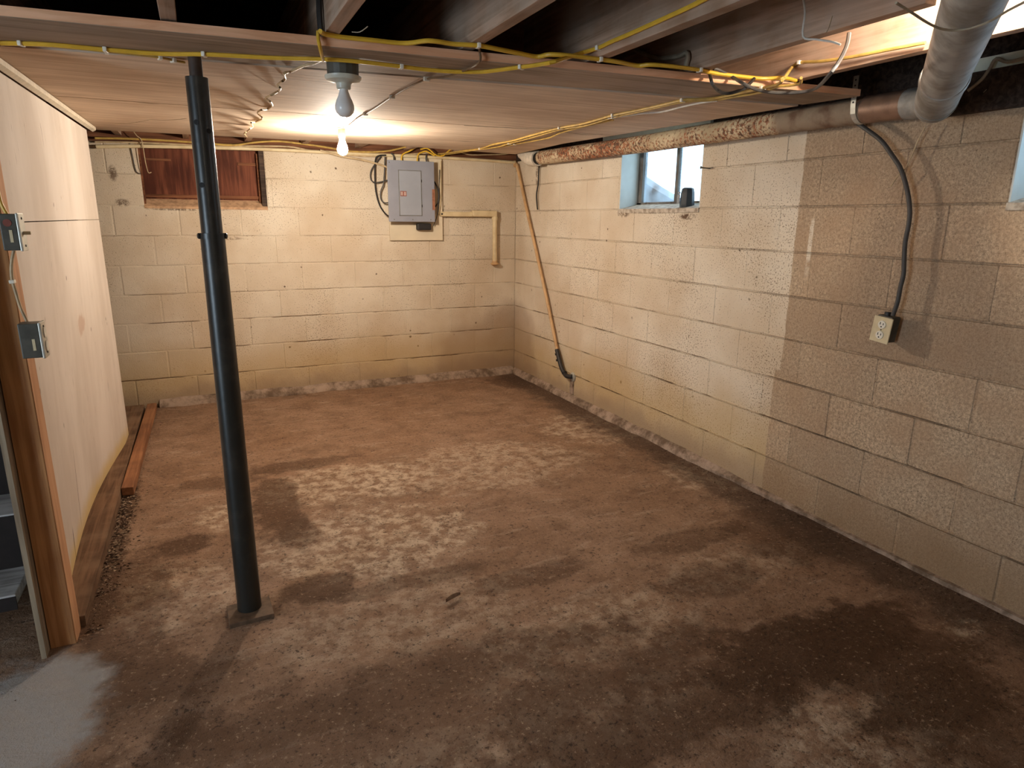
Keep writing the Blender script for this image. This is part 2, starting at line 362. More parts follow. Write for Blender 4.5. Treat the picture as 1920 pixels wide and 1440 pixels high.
class MB:
    def __init__(s):
        s.v = []; s.f = []
    def add(s, vs, fs):
        n = len(s.v); s.v += [tuple(v) for v in vs]; s.f += [tuple(i + n for i in f) for f in fs]; return s
    def box(s, lo, hi, m=None):
        x0, y0, z0 = lo; x1, y1, z1 = hi
        vs = [(x0, y0, z0), (x1, y0, z0), (x1, y1, z0), (x0, y1, z0), (x0, y0, z1), (x1, y0, z1), (x1, y1, z1), (x0, y1, z1)]
        if m is not None:
            vs = [m @ Vector(v) for v in vs]
        return s.add(vs, [(3, 2, 1, 0), (4, 5, 6, 7), (0, 1, 5, 4), (1, 2, 6, 5), (2, 3, 7, 6), (3, 0, 4, 7)])
    def prism(s, poly, d):
        """polygon (list of points, counter-clockwise seen from +d) pushed along d"""
        n = len(poly); d = Vector(d)
        a = [Vector(p) for p in poly]; b = [p + d for p in a]
        return s.add(a + b, [tuple(range(n))[::-1], tuple(range(n, 2 * n))] + [(i, (i + 1) % n, n + (i + 1) % n, n + i) for i in range(n)])
    def tube(s, pts, r, n=7, k=4, cap=True):
        P = smooth_path(pts, k) if k > 1 else [Vector(p) for p in pts]
        rs = r if isinstance(r, (list, tuple)) else [r] * len(P)
        if len(rs) != len(P):
            rs = [rs[min(int(i * len(rs) / len(P)), len(rs) - 1)] for i in range(len(P))]
        vs = []; fs = []; nrm = None
        for i, p in enumerate(P):
            t = (P[min(i + 1, len(P) - 1)] - P[max(i - 1, 0)])
            t = t.normalized() if t.length > 1e-9 else Vector((0, 0, 1))
            if nrm is None:
                nrm = t.orthogonal().normalized()
            nrm = (nrm - t * nrm.dot(t))
            nrm = nrm.normalized() if nrm.length > 1e-6 else t.orthogonal().normalized()
            bi = t.cross(nrm)
            for j in range(n):
                a = 2 * math.pi * j / n
                vs.append(p + (nrm * math.cos(a) + bi * math.sin(a)) * rs[i])
        for i in range(len(P) - 1):
            for j in range(n):
                fs.append((i * n + j, i * n + (j + 1) % n, (i + 1) * n + (j + 1) % n, (i + 1) * n + j))
        if cap:
            fs.append(tuple(range(n))[::-1]); fs.append(tuple(range((len(P) - 1) * n, len(P) * n)))
        return s.add(vs, fs)
    def lathe(s, prof, o, axis=(0, 0, 1), n=20):
        """prof: (distance along the axis, radius)"""
        ax = Vector(axis).normalized(); a = ax.orthogonal().normalized(); b = ax.cross(a); o = Vector(o)
        vs = []; fs = []
        for h, r in prof:
            for j in range(n):
                t = 2 * math.pi * j / n
                vs.append(o + ax * h + (a * math.cos(t) + b * math.sin(t)) * max(r, 1e-4))
        for i in range(len(prof) - 1):
            for j in range(n):
                fs.append((i * n + j, i * n + (j + 1) % n, (i + 1) * n + (j + 1) % n, (i + 1) * n + j))
        fs.append(tuple(range(n))[::-1]); fs.append(tuple(range((len(prof) - 1) * n, len(prof) * n)))
        return s.add(vs, fs)
    def build(s, name, mat, parent=None, smooth=False, bevel=0.0, label=None):
        off = Vector(parent.location) if parent is not None else Vector((0, 0, 0))
        if parent is not None and parent.parent is not None:
            off = off + Vector(parent.parent.location)
        me = bpy.data.meshes.new(name)
        me.from_pydata([tuple(Vector(v) - off) for v in s.v], [], s.f)
        bm = bmesh.new(); bm.from_mesh(me)
        bmesh.ops.recalc_face_normals(bm, faces=bm.faces)
        if bevel:
            bmesh.ops.bevel(bm, geom=[e for e in bm.edges], offset=bevel, segments=2, affect='EDGES', profile=.6, clamp_overlap=True)
        bm.to_mesh(me); bm.free()
        me.materials.append(mat)
        if smooth:
            for p in me.polygons: p.use_smooth = True
            try:
                me.set_sharp_from_angle(angle=math.radians(42))
            except Exception:
                pass
        o = bpy.data.objects.new(name, me); COL.objects.link(o)
        if parent is not None:
            o.parent = parent
        if label: o['label'] = label
        return o

def thing(name, label, cat, loc, group=None):
    o = bpy.data.objects.new(name, None); COL.objects.link(o); o.empty_display_size = .05
    o.location = loc; o['label'] = label; o['category'] = cat
    if group: o['group'] = group
    return o
def tag(o, label, cat, group=None):
    o['label'] = label; o['category'] = cat
    if group: o['group'] = group
    return o
def setting(name, loc=(0, 0, 0)):
    o = bpy.data.objects.new(name, None); COL.objects.link(o); o.empty_display_size = .1
    o.location = loc; o['kind'] = 'structure'; return o
def struct(o):
    o['kind'] = 'structure'; return o

CH = .2032                                   # one course of blocks
def ceil_z(y): return 1.81 + .0176 * (y + 3.0)

# ---------------------------------------------------------------- floor
def make_floor():
    from mathutils import noise as mn
    x0, x1, y0, y1 = -5.0, 0.0, -7.6, 0.0
    nx, ny = 200, 300
    vs = []; fs = []
    for j in range(ny + 1):
        for i in range(nx + 1):
            x = x0 + (x1 - x0) * i / nx; y = y0 + (y1 - y0) * j / ny
            h = mn.noise(Vector((x * 2.2, y * 2.2, 0))) * .006 + mn.noise(Vector((x * 9, y * 9, 3))) * .0035 + mn.noise(Vector((x * 24, y * 24, 7))) * .0016
            vs.append((x, y, h - .005))
    for j in range(ny):
        for i in range(nx):
            a = j * (nx + 1) + i
            fs.append((a, a + 1, a + nx + 2, a + nx + 1))
    n = len(vs)
    m = MB().add(vs, fs)
    m.add([(x0, y0, -.12), (x1, y0, -.12), (x1, y1, -.12), (x0, y1, -.12)], [(3, 2, 1, 0)])
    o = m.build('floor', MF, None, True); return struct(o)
floor = make_floor()

# ---------------------------------------------------------------- block walls
block_mesh = {}
def block(parent, axis, a0, a1, z0, z1, jit):
    """one block of a wall: axis 0 runs along X (back wall), axis 1 along Y (right-hand wall)"""
    L = a1 - a0; H = z1 - z0
    key = (axis, round(L, 2), round(H, 2))
    if key not in block_mesh:
        g = .0022
        me = bpy.data.meshes.new('block'); bm = bmesh.new()
        bmesh.ops.create_cube(bm, size=1)
        for v in bm.verts:
            l, d, h = v.co.x * (key[1] - 2 * g - .002), v.co.y * .05, v.co.z * (key[2] - 2 * g)
            v.co = (l, d, h) if axis == 0 else (d, l, h)
        bmesh.ops.bevel(bm, geom=list(bm.edges), offset=.003, segments=1, affect='EDGES', clamp_overlap=True)
        bm.to_mesh(me); bm.free(); me.materials.append(MB_); block_mesh[key] = me
    o = bpy.data.objects.new('block', block_mesh[key]); COL.objects.link(o)
    o.parent = parent
    m = (a0 + a1) / 2
    d = .025 + jit
    o.location = (m, d, (z0 + z1) / 2) if axis == 0 else (d, m, (z0 + z1) / 2)
    o.rotation_euler = (R.uniform(-.002, .002),) * 3
    return o

def courses(parent, axis, lo, hi, even0, odd0, pitch, openings, ncourse):
    for c in range(ncourse):
        z0, z1 = c * CH, (c + 1) * CH
        base = even0 if c % 2 == 0 else odd0
        k0 = math.floor((lo - base) / pitch) - 1
        js = [base + pitch * k for k in range(k0, k0 + int((hi - lo) / pitch) + 4)]
        js = [lo] + [j for j in js if lo + .05 < j < hi - .05] + [hi]
        for a, b in zip(js, js[1:]):
            segs = [(a, b)]
            for (o0, o1, oz) in openings:
                if (z0 + z1) / 2 > oz:
                    nxt = []
                    for p, q in segs:
                        if q <= o0 + 1e-6 or p >= o1 - 1e-6: nxt.append((p, q))
                        else:
                            if o0 - p > .03: nxt.append((p, o0))
                            if q - o1 > .03: nxt.append((o1, q))
                    segs = nxt
            for p, q in segs:
                block(parent, axis, p, q, z0, z1, R.uniform(-.0012, .0012))

wall_back = setting('wall_back')
m = MB()
BX0, BX1 = -2.822, -2.022                    # boarded window opening
m.box((-5.0, .0025, -.1), (BX0, .2, 1.829)).box((BX1, .0025, -.1), (.2, .2, 1.829)).box((BX0, .0025, -.1), (BX1, .2, 1.412))
m.build('mortar_bed', MB_, wall_back)
courses(wall_back, 0, -4.2, 0.0, -.205 - .402 * 10, -.38 - .402 * 10, .402, [(BX0, BX1, 1.42)], 9)

wall_right = setting('wall_right')
W1a, W1b, W2a, W2b = -2.355, -1.575, -4.695, -3.91
m = MB()
ys = [-7.6, W2a, W2b, W1a, W1b, 0.0]
for i, (a, b) in enumerate(zip(ys, ys[1:])):
    m.box((.0025, a, -.1), (.2, b, 1.412 if i in (1, 3) else 1.829))
m.build('mortar_bed', MB_, wall_right)
courses(wall_right, 1, -5.0, 0.0, -3.33 - .393 * 8, -3.533 - .393 * 8, .393, [(W1a, W1b, 1.42), (W2a, W2b, 1.42)], 9)

# low fillet of mortar where the walls meet the floor
def fillet(name, axis, a, b, h, dpt):
    from mathutils import noise as mn
    vs = []; fs = []; n = 60
    for i in range(n + 1):
        t = a + (b - a) * i / n
        tp = min(1, max(0, t + 3.3) / .9) if axis == 1 else 1
        hh = (h * (.35 + .65 * tp)) * (1 + .25 * mn.noise(Vector((t * 4, h, 1)))); dd = dpt * (.45 + .55 * tp) * (1 + .3 * mn.noise(Vector((t * 5, 5, h))))
        prof = [(0.004, hh), (-dd * .35, hh * .8), (-dd, .012), (-dd * 1.08, -.02), (.004, -.02)]
        for d, z in prof:
            vs.append((t, d, z) if axis == 0 else (d, t, z))
    for i in range(n):
        for j in range(5):
            fs.append((i * 5 + j, i * 5 + (j + 1) % 5, (i + 1) * 5 + (j + 1) % 5, (i + 1) * 5 + j))
    fs.append((0, 1, 2, 3, 4)); fs.append(tuple(n * 5 + j for j in range(5)))
    return struct(MB().add(vs, fs).build(name, M_CURB, None, True))
fillet('baseboard_back', 0, -2.88, -.02, .055, .05)
fillet('baseboard_right', 1, -4.6, -.02, .045, .035)

# ---------------------------------------------------------------- rest of the shell (out of the picture)
wall_front = struct(MB().box((-5.2, -7.8, -.1), (.2, -7.6, 2.1)).build('wall_front', MB_))
m = MB()
m.box((-5.2, -7.6, -.1), (-5.0, -5.3, 2.1)).box((-5.2, -4.3, -.1), (-5.0, .2, 2.1)).box((-5.2, -5.3, 1.9), (-5.0, -4.3, 2.1))
wall_side = struct(m.build('wall_side', MB_))

# ---------------------------------------------------------------- ceiling: joists, subfloor, beam, plywood
ceiling = setting('ceiling')
JZ = 1.833
MB().box((-5.2, -7.8, 2.08), (.25, .25, 2.1)).build('subfloor', M_SUB, ceiling)
for jx in (-4.52, -4.125, -3.73, -3.32, -2.925, -2.518, -2.125, -1.74, -1.336, -.955, -.553):
    MB().box((jx - .019, -4.2 if jx == -.955 else -7.55, JZ), (jx + .019, -3.0, 2.08)).build('joist', M_JOIST, ceiling, bevel=.002)
    MB().box((jx - .019, -3.0, 1.875), (jx + .019, .02, 2.08)).build('joist', M_JOIST, ceiling)
# rim boards on the walls
MB().box((-5.0, .02, 1.829), (.2, .06, 2.08)).build('rim_joist', M_RIM, ceiling)
MB().box((.02, -7.6, 1.90), (.06, .02, 2.08)).build('rim_joist', M_SUB, ceiling)
MB().box((.0, -7.6, 1.835), (.19, W2b - .0, 1.875)).box((.0, W2b, 1.835), (.19, W1a - .06, 1.90)).box((.0, W1b + .22, 1.835), (.19, .0, 1.90)).build('sill_plate', M_SUB, ceiling)
MB().box((-.03, -7.5, 1.728), (.002, -3.62, 1.86)).build('dark_wall_strip', M_SUB, ceiling, bevel=.003)  # dark strip along the top of the right-hand wall
# blocking between two joists
MB().box((-1.72, -3.12, 1.84), (-1.45, -3.08, 2.07)).build('blocking', M_RIM, ceiling, bevel=.002)

def slab(poly, th):
    pts = [(x, y, ceil_z(y)) for x, y in poly]
    return MB().prism(pts, (0, 0, th))
beam = MB().prism([(-3.4, -3.205, 1.803), (-.255, -3.484, 1.803), (-.275, -3.243, 1.8065), (-3.4, -2.83, 1.8125)], (0, 0, .023)).build('flat_beam', M_BEAM, ceiling, bevel=.002)
# paler sawn front edge of the beam
MB().prism([(-3.4, -3.2065, 1.8045), (-.256, -3.4855, 1.8045), (-.256, -3.4855, 1.827), (-3.4, -3.2065, 1.827)], (0, .003, 0)).build('sawn_edge', M_EDGE, ceiling)
slab([(-3.02, -2.85), (-.27, -3.216), (-.27, -1.902), (-3.02, -1.868)], .012).build('plywood_panel', M_PLY, ceiling)
# rear sheet has a ragged slot where the bulb wire comes through
m = slab([(-3.02, -1.854), (-.27, -1.890), (-.27, -1.365), (-3.02, -1.36)], .012)
hx0, hx1 = -1.795, -1.545
m.v.extend([]) 
for q in ([(-3.02, -1.36), (hx0, -1.362), (hx0 + .01, -1.30), (-3.02, -1.30)], [(hx1, -1.3625), (-.27, -1.365), (-.27, -1.30), (hx1 - .03, -1.30)],
          [(-3.02, -1.30), (hx0 + .01, -1.30), (hx0 + .03, -1.31), (-1.70, -1.295), (-1.62, -1.312), (hx1 - .03, -1.30), (-.27, -1.30), (-.15, -.30), (-1.3, -.49), (-2.1, -.47), (-3.02, -.42)]):
    pts = [(x, y, ceil_z(y)) for x, y in q]
    m.prism(pts, (0, 0, .012))
m.build('plywood_panel', M_PLY, ceiling)

# ---------------------------------------------------------------- left partition
wall_left = setting('wall_left', (-3.03, -2.0, 0))
def sheet(za, zc):
    vs = []; fs = []
    nu, nv = 24, 14
    for j in range(nv + 1):
        t = j / nv
        for i in range(nu + 1):
            u = i / nu
            y = -2.90 + (2.90 - .78) * u
            zb = za; zt = (ceil_z(y) - .034) if zc is None else zc
            z = zb + (zt - zb) * t
            xb = -3.035 - .05 * math.sin(math.pi * min(1, u * 1.1)) + .02 * u
            xt = -3.012
            x = xb + (xt - xb) * min(1, (z - .036) / 1.5)
            vs.append((x, y, z))
    for j in range(nv):
        for i in range(nu):
            a = j * (nu + 1) + i
            fs.append((a, a + 1, a + nu + 2, a + nu + 1))
    o = MB().add(vs, fs)
    n = len(o.v); back = [(x - .01, y, z) for x, y, z in o.v]
    o.add(back, [f[::-1] for f in fs])
    ring = [i for i in range(nu + 1)] + [(j) * (nu + 1) + nu for j in range(1, nv + 1)] + [nv * (nu + 1) + i for i in range(nu - 1, -1, -1)] + [j * (nu + 1) for j in range(nv - 1, 0, -1)]
    for a, b in zip(ring, ring[1:] + ring[:1]):
        o.f.append((a, b, b + n, a + n))
    return o
sheet(.036, 1.330).build('wall_sheet', M_SHEET, wall_left, True)
sheet(1.3335, None).build('wall_sheet', M_SHEET, wall_left, True)
MB().box((-3.062, -2.995, -.01), (-2.992, -2.905, 1.80)).build('end_stud', M_STUD, wall_left, bevel=.002)
MB().box((-2.9935, -2.993, -.005), (-2.9905, -2.906, 1.80)).build('stud_face', M_STUDL, wall_left)  # paler skin paints the stud's lit room side
MB().box((-3.115, -2.90, -.01), (-2.975, -.06, .036)).build('bottom_plate', M_PLATE, wall_left, bevel=.003)
MB().box((-3.078, -3.045, -.01), (-3.064, -2.88, 1.80)).box((-3.135, -2.6, -.01), (-3.121, -.75, 1.80)).build('stair_side_board', M_GREYEDGE, wall_left)
for zz, xx in ((.0, 0),):
    pass
y0, y1 = -2.86, -.60
MB().prism([(-3.012, y0, ceil_z(y0) - .002), (-2.994, y0, ceil_z(y0) - .002), (-2.996, y0, ceil_z(y0) - .018), (-3.012, y0, ceil_z(y0) - .028)], (.01, y1 - y0, ceil_z(y1) - ceil_z(y0))).build('cove_strip', M_TRIM, wall_left)
# ---------------------------------------------------------------- loose plank
MB().prism([(-2.972, -1.73, .0), (-2.918, -1.74, .0), (-2.895, -.07, .0), (-2.955, -.07, .0)], (0, 0, .042)).build('loose_plank', M_PLANK, None, bevel=.003)
tag(bpy.data.objects['loose_plank'], 'long reddish brown plank lying on the floor beside the partition plate', 'plank')

# ---------------------------------------------------------------- stairs
stairs = thing('staircase', 'open wooden basement stairs with dusty grey treads behind the partition', 'stairs', (-3.5, -2.6, 0))
for i in range(8):
    z = .185 + .2 * i; y = -2.95 + .19 * i
    MB().box((-4.1, y, z - .035), (-3.137, y + .24, z)).build('tread', M_STAIR, stairs, bevel=.004)
    MB().box((-4.1, y - .005, z - .05), (-3.137, y + .001, z - .006)).build('front_shade', M_STAIRD, stairs)  # dark strip painting shade on the tread front
    MB().box((-4.1, y + .2, z - .035), (-3.137, y + .215, z + .165)).build('gap_shade', M_STAIRD, stairs)  # dark board standing for shade in the open gap between treads
MB().prism([(-4.14, -3.0, 0), (-4.14, -2.7, 0), (-4.14, -1.2, 1.75), (-4.14, -1.45, 1.75)], (.04, 0, 0)).build('stringer', M_STAIRD, stairs)

# ---------------------------------------------------------------- windows
def window(n, ya, yb, full):
    root = setting('window_%d' % n, (.14, (ya + yb) / 2, 1.42))
    zt = 1.90
    # painted reveal
    MB().box((.003, yb, 1.40), (.19, yb + .004, zt)).box((.003, yb - .006, 1.40), (.19, yb, zt)).build('reveal', M_FRAMEP, root)
    MB().box((.003, ya, 1.40), (.19, ya + .006, zt)).build('reveal', M_FRAMEP, root)
    MB().box((-.010, ya - .05, 1.846), (.19, yb + .21, 1.905)).build('head', M_HEAD, root)
    # sloping dusty sill
    MB().prism([(-.006, ya, 1.40), (.19, ya, 1.40), (.19, ya, 1.47), (.135, ya, 1.455), (-.006, ya, 1.424)], (0, yb - ya, 0)).build('sill', M_SILL, root)
    x = .135
    MB().box((x, yb - .055, 1.44), (x + .035, yb - .008, zt - .04)).build('frame_stile', M_FRAMEW, root, bevel=.003)
    MB().box((x, ya + .008, 1.44), (x + .035, ya + .05, zt - .04)).build('frame_stile', M_FRAMEW, root, bevel=.003)
    MB().box((x, ya, 1.44), (x + .03, yb, 1.468)).build('frame_rail', M_FRAMEW, root, bevel=.003)
    MB().box((x, ya, zt - .07), (x + .03, yb, zt - .04)).build('frame_rail', M_FRAMEW, root, bevel=.003)
    ym = ya + (yb - ya) * MUL
    MB().box((x + .002, ym - .014, 1.46), (x + .026, ym + .014, zt - .05)).build('mullion', M_FRAMEW, root, bevel=.003)
    MB().box((x + .016, ya + .02, 1.46), (x + .019, ym, zt - .05)).build('pane', M_GLASS, root)
    MB().box((x + .016, ym, 1.46), (x + .019, yb - .02, zt - .05)).build('pane', M_GLASS, root)
    return root
MUL = .49
window(1, W1a, W1b, True)
window(2, W2a, W2b, True)
# earth heaped outside against the glass
MB().prism([(.45, y, z) for y, z in ((-.5, 1.2), (-1.95, 1.2), (-1.75, 1.42), (-1.514, 1.507), (-1.296, 1.589), (-1.13, 1.66), (-.5, 1.9))], (.1, 0, 0)).build('garden_soil', M_SOIL)
struct(bpy.data.objects['garden_soil'])

# boarded window in the back wall
wb = setting('window_3', ((BX0 + BX1) / 2, .06, 1.42))
MB().box((BX0 + .01, .075, 1.455), (BX1 - .035, .09, 1.86)).build('board', M_RED, wb)
MB().box((BX0 + .01, .060, 1.480), (BX1 - .035, .075, 1.502)).build('bottom_strip', M_RIM, wb, bevel=.002)
MB().box((BX0 - .004, .02, 1.41), (BX0 + .012, .09, 1.84)).build('side_strip', M_RIM, wb)
MB().box((BX1 - .05, .045, 1.455), (BX1 - .036, .075, 1.80)).build('side_strip', M_RIM, wb)
MB().box((BX1 - .034, .012, 1.42), (BX1, .19, 1.84)).build('dark_jamb', M_SUB, wb)
MB().prism([(BX0, -.004, 1.405), (BX0, .10, 1.405), (BX0, .10, 1.487), (BX0, -.004, 1.420)], (BX1 - BX0, 0, 0)).build('sill', plain('sill_tan', '#c8a27e', .85, var=.3, scale=30, dark='#7a5a40'), wb)
for (a, b, c, d) in ((-2.79, -2.63, 1.725, 1.742), (-2.20, -2.075, 1.715, 1.735)):
    MB().box((a, .066, c), (b, .076, d)).build('latch_bar', M_RIM, wb, bevel=.003)

# ---------------------------------------------------------------- steel post
post = thing('support_post', 'black steel jack post standing on the floor under the ceiling beam', 'post', (-2.463, -3.03, 0))
PX, PY = -2.463, -3.035
c = (PX, PY, 0)
MB().lathe([(.012, .040), (1.30, .0355)], c, n=28).build('lower_tube', M_POST, post, True)
MB().lathe([(1.292, .031), (1.745, .031)], c, n=28).build('upper_tube', M_POST, post, True)
MB().lathe([(1.742, .0185), (1.806, .0185)], c, n=20).build('jack_screw', M_TUBE, post, True)
MB().lathe([(1.288, .0375), (1.305, .0375)], c, n=28).build('collar', M_POST, post, True)
for s in (-1, 1):
    MB().lathe([(0, .009), (.008, .009), (.011, .005)], (PX + s * .032, PY - .008, 1.297), (s, -.15, .0), 12).build('pin', M_POST, post, True)
rot = Matrix.Translation((PX, PY - .02, 0)) @ Matrix.Rotation(.05, 4, 'Z')
MB().box((-.072, -.062, -.004), (.072, .062, .013), rot).build('base_plate', M_BASEP, post, bevel=.002)
for (ang, z) in ((-2.1, 1.445), (-.95, 1.598), (-2.0, 1.15 + .47)):
    d = Vector((math.cos(ang), math.sin(ang), 0))
    MB().lathe([(0, .0075), (.0012, .0075)], Vector((PX, PY, z)) + d * .0302, d, 14).build('pin_hole', M_SLOT, post)

# ---------------------------------------------------------------- breaker box
bb = setting
board = MB().box((-1.118, -.022, 1.18), (-.674, -.004, 1.83)).build('backing_board', M_BOARD, None, bevel=.002)
tag(board, 'cream painted plywood board on the back wall behind the breaker box', 'board')
br = thing('breaker_box', 'grey metal breaker box mounted on the cream board on back wall', 'breaker box', (-.955, -.06, 1.33))
MB().box((-1.125, -.096, 1.338), (-.785, -.0225, 1.776)).build('enclosure', M_GREYD, br, bevel=.003)
MB().box((-1.143, -.103, 1.328), (-.766, -.096, 1.788)).build('cover', M_GREY, br, bevel=.002)
door = MB().box((-1.052, -.108, 1.378), (-.878, -.102, 1.712)).build('cover_door', M_GREY2, br, bevel=.002)
DX0, DX1, DZ0, DZ1 = -1.052, -.878, 1.378, 1.712
fr = MB()
for (a, b, c2, d2) in ((DX0 - .006, DX0 - .001, DZ0 - .006, DZ1 + .006), (DX1 + .001, DX1 + .006, DZ0 - .006, DZ1 + .006), (DX0 - .006, DX1 + .006, DZ0 - .006, DZ0 - .001), (DX0 - .006, DX1 + .006, DZ1 + .001, DZ1 + .006)):
    fr.box((a, -.1065, c2), (b, -.102, d2))
fr.build('door_rim', M_GREYD, br)
la = MB().box((-1.048, -.111, 1.522), (-.998, -.107, 1.560)).build('latch', M_LATCH, br)
MB().box((-1.044, -.1125, 1.527), (-1.028, -.1105, 1.555)).box((-1.019, -.1125, 1.527), (-1.003, -.1105, 1.555)).build('latch_insert', M_LATCHL, la)
MB().box((-1.0255, -.1125, 1.533), (-1.0215, -.1105, 1.550)).box((-1.029, -.1125, 1.550), (-1.018, -.1105, 1.553)).build('latch_mark', M_LATCH, la)
MB().box((-.786, -.105, 1.42), (-.764, -.101, 1.58)).build('rust_patch', M_RUSTP, br)
for z in (1.63, 1.44):
    MB().box((DX1 + .002, -.110, z), (DX1 + .007, -.104, z + .02)).build('hinge', M_SLOT, br)
for (x, z) in ((-1.10, 1.345), (-.80, 1.345), (-1.125, 1.77), (-.95, 1.345)):
    MB().lathe([(0, .005), (.003, .004)], (x, -.103, z), (0, -1, 0), 10).build('screw', M_GREYD, br)
plug = MB().box((-.905, -.07, 1.262), (-.785, -.0225, 1.315)).build('black_adapter', M_BLK, None, bevel=.012)
tag(plug, 'small black plug adapter fixed under the grey breaker box', 'adapter')

# ---------------------------------------------------------------- painted conduit elbow on back wall
co = thing('painted_conduit', 'cream painted conduit elbow running from the board down the back wall', 'conduit', (-.21, -.03, .98))
MB().box((-.70, -.05, 1.372), (-.42, -.012, 1.41)).build('flat_end', M_CRMP, co, bevel=.006)
MB().tube([(-.43, -.03, 1.395), (-.24, -.03, 1.400)], .021, 14, 1).build('horizontal_pipe', M_CRMP, co, True)
MB().box((-.42, -.054, 1.372), (-.195, -.008, 1.424)).build('elbow', M_CRMP, co, bevel=.014)
MB().tube([(-.21, -.03, 1.38), (-.209, -.03, 1.0)], .0195, 14, 1).build('vertical_pipe', M_CRMP, co, True)
MB().lathe([(0, .026), (.03, .026), (.034, .02)], (-.209, -.03, 1.345), n=16).build('collar', M_CRMP, co, True)
MB().lathe([(0, .018), (.012, .036), (.02, .036), (.026, .024), (.04, .022)], (-.209, -.03, .965), n=16).build('flared_end', M_TANP, co, True)
MB().lathe([(0, .008), (.001, .008)], (-.688, -.0505, 1.391), (0, -1, 0), 10).build('bolt_hole', M_SLOT, co)

# ---------------------------------------------------------------- long cream pipe and sloping pipe with hose
wp = thing('water_pipe', 'thin cream pipe under the ceiling that slopes down the right wall to a black hose', 'pipe', (-.03, -.03, 1.8))
MB().tube([(-3.056,-0.035,1.790),(-2.794,-0.035,1.807),(-2.352,-0.035,1.819),(-2.001,-0.035,1.826),(-1.628,-0.035,1.826),(-1.230,-0.035,1.826),(-0.803,-0.035,1.829),(-0.346,-0.035,1.825),(-0.026,-0.035,1.818)], .0125, 10, 2).build('horizontal_run', M_CRMP, wp, True)
MB().tube([(-.035, -.035, 1.818), (-.025, -.03, 1.815), (-.03, -.05, 1.79)], .017, 10, 3).build('elbow', M_TANP, wp, True)
MB().tube([(-0.030,-0.076,1.802),(-0.030,-0.249,1.480),(-0.030,-0.458,1.109),(-0.030,-0.660,0.741),(-0.030,-0.857,0.352)], .0125, 10, 1).build('sloping_run', M_TANP, wp, True)
MB().tube([(-0.035,-0.857,0.365),(-0.035,-0.895,0.300),(-0.035,-0.942,0.232),(-0.035,-1.003,0.190),(-0.035,-1.053,0.188),(-0.020,-1.084,0.194)], .017, 10, 3).build('rubber_hose', M_BLK, wp, True)
for p in [(-0.035,-0.868,0.329),(-0.035,-0.887,0.285),(-0.035,-0.986,0.203)]:
    MB().lathe([(-.008, .0195), (.008, .0195)], p, (0, -.35, -1), 12).build('hose_clamp', M_SLOT, wp, True)
p = ([(-0.010,-1.067,0.185)])[0]
MB().lathe([(-.02, .036), (.0, .036), (.01, .02)], p, (-1, 0, 0), 14).build('wall_fitting', M_COVER, wp, True)
MB().box((-.012, p[1] - .012, .05), (.003, p[1] + .035, p[2] - .02)).build('mortar_drip', M_CURB, wp, bevel=.004)

# ---------------------------------------------------------------- rusty drain pipe and flue
dp = thing('drain_pipe', 'flaking rusty drain pipe running under the ceiling along the right wall', 'pipe', (-.1, -2.0, 1.79))
MB().tube([(-.1, -.655, 1.808), (-.1, -2.0, 1.787), (-.1, -2.9, 1.785), (-.1, -3.45, 1.779)], .0495, 24, 1).build('rusty_run', M_RUST, dp, True)
MB().tube([(-.1, -3.40, 1.780), (-.1, -3.60, 1.776)], .0512, 24, 1).build('bare_run', M_COPPER, dp, True)
MB().tube([(-.1, -.655, 1.806), (-.1, -.60, 1.807)], .045, 20, 1).build('recessed_collar', M_SLOT, dp, True)
MB().tube([(-.1, -.60, 1.807), (-.1, -.52, 1.812), (-.095, -.42, 1.83), (-.08, -.3, 1.87)], [.057, .06, .055, .05], 18, 4).build('cloth_wrap', M_CLOTH, dp, True)
fl = thing('flue_duct', 'dusty galvanised flue duct with elbow at the end of the drain pipe', 'duct', (-.26, -3.78, 1.74))
P0 = Vector((-.255, -3.775, 1.742)); P1 = Vector((-1.17, -4.452, 1.8185))
dirv = (P1 - P0).normalized()
MB().tube([(-.1, -3.57, 1.776), (-.11, -3.64, 1.772), (-.16, -3.71, 1.757), tuple(P0)], .054, 22, 5).build('elbow', M_GALV, fl, True)
a = P0; q = P0 + dirv * .30; e = P1
MB().lathe([(-.30, .0625), (.01, .0625), (.03, .060), (.045, .053), (.056, .040), (.062, .022), (.064, .002)], P0, -dirv, 28).build('lower_section', M_GALV, fl, True)
MB().tube([tuple(q - dirv * .03), tuple(e)], .0605, 28, 1).build('upper_section', M_GALV, fl, True)
MB().tube([tuple(q - dirv * .02), tuple(q - dirv * .012), tuple(q + dirv * .005), tuple(q + dirv * .012)], [.063, .0655, .0655, .0625], 28, 1).build('joint_seam', M_GALV, fl, True)
MB().tube([tuple(P0 + dirv * .02 ), tuple(P0 + dirv * .032)], .0645, 28, 1).build('joint_seam', M_GALV, fl, True)
# perforated strap around the pipe
st = thing('strap_hanger', 'perforated metal strap holding up the drain pipe near the flue', 'strap', (-.1, -3.38, 1.8))
pts = [(-.158, -3.38, 1.90), (-.157, -3.38, 1.80)] + [(-.1 - .0555 * math.cos(t), -3.38, 1.785 - .0555 * math.sin(t)) for t in [i * math.pi / 8 for i in range(9)]] + [(-.043, -3.38, 1.80)]
m = MB()
for a, b in zip(pts, pts[1:]):
    a, b = Vector(a), Vector(b); t = (b - a).normalized(); nn = t.cross(Vector((0, 1, 0)))
    y = Vector((0, .011, 0)); h = nn * .0012
    m.add([a - y - h, a + y - h, b + y - h, b - y - h, a - y + h, a + y + h, b + y + h, b - y + h], [(0, 1, 2, 3), (7, 6, 5, 4), (0, 4, 5, 1), (1, 5, 6, 2), (2, 6, 7, 3), (3, 7, 4, 0)])
m.build('strap_band', M_COVER, st)
